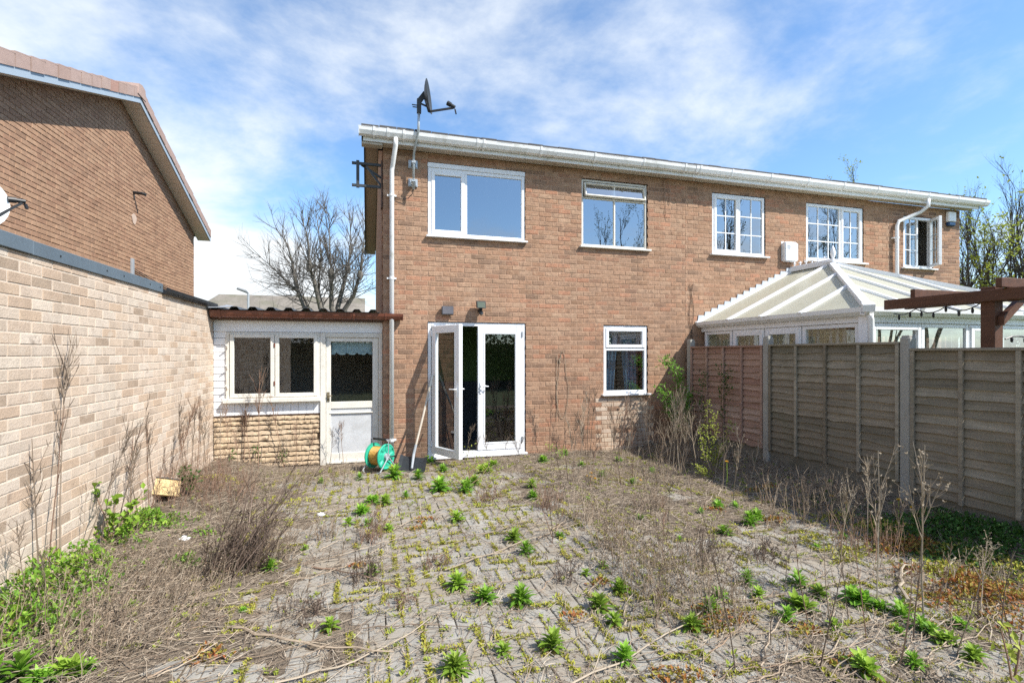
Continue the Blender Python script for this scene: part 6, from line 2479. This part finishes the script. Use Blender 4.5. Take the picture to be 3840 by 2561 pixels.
patch('yellow_stonecrop', [(2040, 1215, .2, .16, .06, 300), (2170, 1310, .25, .16, .06, 300), (2260, 1290, .2, .16, .08, 260), (1985, 1210, .15, .1, .04, 120), (1915, 1190, .25, .12, .03, 160), (1950, 1270, .25, .15, .03, 200), (1870, 1235, .15, .1, .03, 100), (1290, 1180, .2, .1, .02, 80),
                           (700, 1150, .25, .1, .02, 120), (2330, 1320, .2, .2, .08, 250), (500, 1100, .3, .15, .05, 220), (2180, 1265, .2, .15, .05, 160)], m_moss, .030, .020)

# dandelions
def dandelion(du, dv, h, lab):
    p = DG(du, dv)
    p.z = gz(p.x, p.y)
    t = thing('dandelion', p, lab, 'flower', 'yellow dandelions')
    b = MB()
    b.tube([p, p + Vector((.01, 0, h * .5)), p + Vector((.0, -.005, h))], .003, 5, r=.8)
    b.obj('stem', m_leaf, t)
    b = MB()
    c = p + Vector((0, -.005, h))
    for k in range(22):
        a = k * 2.399
        e = .15 + .9 * (k / 22)
        long_leaf(b, c, a, .026, .008, e, e - .3, rw, 0, .5)
    b.obj('flower_head', m_petal, t)


for (du, dv, h, lab) in ((1348, 1102, .05, 'left dandelion of the yellow group before the house wall'), (1357, 1106, .06, 'middle dandelion of the yellow group before the house wall'), (1366, 1108, .05, 'right dandelion of the yellow group before the house wall'),
                         (1357, 1095, .05, 'rear dandelion of the yellow group before the house wall'),
                         (1908, 1185, .20, 'yellow dandelion before the middle of the grey fence panel'), (1942, 1200, .19, 'larger yellow dandelion just right of the smaller one'), (2062, 1195, .20, 'yellow dandelion left of the right-hand fence post'),
                         (2092, 1195, .12, 'small yellow dandelion at the foot of the right-hand fence post'), (1668, 1120, .32, 'yellow dandelion high up before the first fence post'), (1470, 1110, .04, 'lone yellow dandelion in the dead grass near the corner')):
    dandelion(du, dv, h, lab)

# moss and seedlings in the paving joints
b = MB()
rg = random.Random(91)
for (k, x, y, vert) in pav:
    hw, hd = (PC / 2, PC) if vert else (PC, PC / 2)
    for (ex, ey, dx, dy) in ((x - hw, y - hd, 0, 2 * hd), (x - hw, y - hd, 2 * hw, 0)):
        base = .52 + 1.1 * fbm(ex, ey, 1.3, 2, 20.) + .35 * fbm(ex, ey, 5., 2, 30.)
        if rg.random() > base * (1.0 if dx == 0 else .55):
            continue
        n = int((abs(dx) + abs(dy)) / .011)
        rich = rg.random() < .45
        for q in range(n):
            t = q / n
            px_, py_ = ex + dx * t, ey + dy * t
            if soil_h(px_, py_) > .022:
                continue
            for _ in range(rg.randint(2, 4) if not rich else rg.randint(4, 7)):
                s_ = .021 if rich else .012
                b.leaf((px_ + rg.gauss(0, .005 if not rich else .010), py_ + rg.gauss(0, .006 if not rich else .009), rg.uniform(-.002, .010)), side_dir(Vector((0, 0, 1)), rg.uniform(.4, 1.4), rg), (rg.uniform(-.5, .5), rg.uniform(-.5, .5), 1), s_ * rg.uniform(.6, 1.4), s_ * .6, 0, rg.random())
tag(b.obj('joint_moss', m_moss), kind='stuff')

# dead leaves, straw and twigs strewn over the ground
b = MB()
rg = random.Random(93)
cnt = 0
while cnt < 46000:
    x = rg.uniform(GX0 + .02, GX1 - .05)
    y = 1.0 + 6.85 * rg.random() ** 1.15
    h = soil_h(x, y)
    den = sstep(-.045, .03, h) * (.55 + .9 * max(0, fbm(x, y, 1.9, 2, 40.) + .25))
    if rg.random() > den + .03:
        continue
    cnt += 1
    z = max(0., h) + rg.uniform(0, .018)
    L_ = rg.choice((.03, .05, .08, .12, .18, .26)) * rg.uniform(.6, 1.2)
    w_ = rg.uniform(.0011, .0026)
    a = rg.gauss(.5, 1.0)
    d = Vector((math.cos(a), math.sin(a), rg.uniform(-.06, .16)))
    s_ = Vector((-math.sin(a), math.cos(a), rg.uniform(-.6, .6))).normalized()
    p0 = Vector((x, y, z))
    mid = p0 + d * (L_ * .5) + s_ * rg.uniform(-.1, .1) * L_ + Vector((0, 0, rg.uniform(0, .04) * L_))
    b.strip([p0, mid, p0 + d * L_], [w_, w_, w_ * .5], s_, 0, rg.random())
for _ in range(9000):                                   # crumbs and leaf scraps
    x = rg.uniform(GX0 + .02, GX1 - .05)
    y = 1.0 + 6.85 * rg.random() ** 1.2
    h = soil_h(x, y)
    if rg.random() > sstep(-.04, .02, h) + .12:
        continue
    b.leaf((x, y, max(0., h) + .002), side_dir(Vector((0, 0, 1)), rg.uniform(.9, 1.6), rg), (rg.uniform(-.5, .5), rg.uniform(-.5, .5), 1), rg.uniform(.008, .03), rg.uniform(.005, .016), 0, rg.random())
tag(b.obj('dead_litter', m_litter), kind='stuff')
# matted dead grass and short broken stalks with some height
b = MB()
cnt = 0
while cnt < 13000:
    x = rg.uniform(GX0 + .02, GX1 - .05)
    y = 1.3 + 6.5 * rg.random() ** 1.1
    h = soil_h(x, y)
    den = sstep(.0, .035, h) * max(0, .35 + 1.3 * fbm(x, y, 1.3, 2, 60.))
    if rg.random() > den:
        continue
    cnt += 1
    cl = Vector((x, y, max(0., h)))
    L_ = rg.uniform(.04, .16) * (1.5 if rg.random() < .12 else 1)
    d = Vector((rg.gauss(.3, .7), rg.gauss(0, .7), rg.uniform(.25, 1.1))).normalized()
    s_ = d.cross(Vector((rg.uniform(-1, 1), rg.uniform(-1, 1), .2))).normalized()
    w_ = rg.uniform(.0009, .0020)
    m1 = cl + d * (L_ * .5)
    e1 = m1 + (d + Vector((rg.uniform(-.5, .5), rg.uniform(-.5, .5), -.45))).normalized() * (L_ * .5)
    b.strip([cl, m1, e1], [w_, w_, w_ * .5], s_, 0, rg.random() ** 1.3)
tag(b.obj('dead_thatch', m_litter), kind='stuff')
# tiny seedlings all over
b = MB()
for _ in range(3600):
    x, y = rg.uniform(GX0 + .1, GX1 - .1), 1.3 + 6.3 * rg.random() ** 1.15
    if rg.random() > .45 + 1.2 * fbm(x, y, 1.1, 2, 80.):
        continue
    z = gz(x, y)
    for k in range(rg.randint(3, 9)):
        b.leaf((x + rg.gauss(0, .008), y + rg.gauss(0, .008), z + .004), side_dir(Vector((0, 0, 1)), rg.uniform(.4, 1.3), rg), (0, 0, 1), rg.uniform(.015, .042), rg.uniform(.008, .018), 0, rg.random())
tag(b.obj('seedlings', m_leaf_yel), kind='stuff')
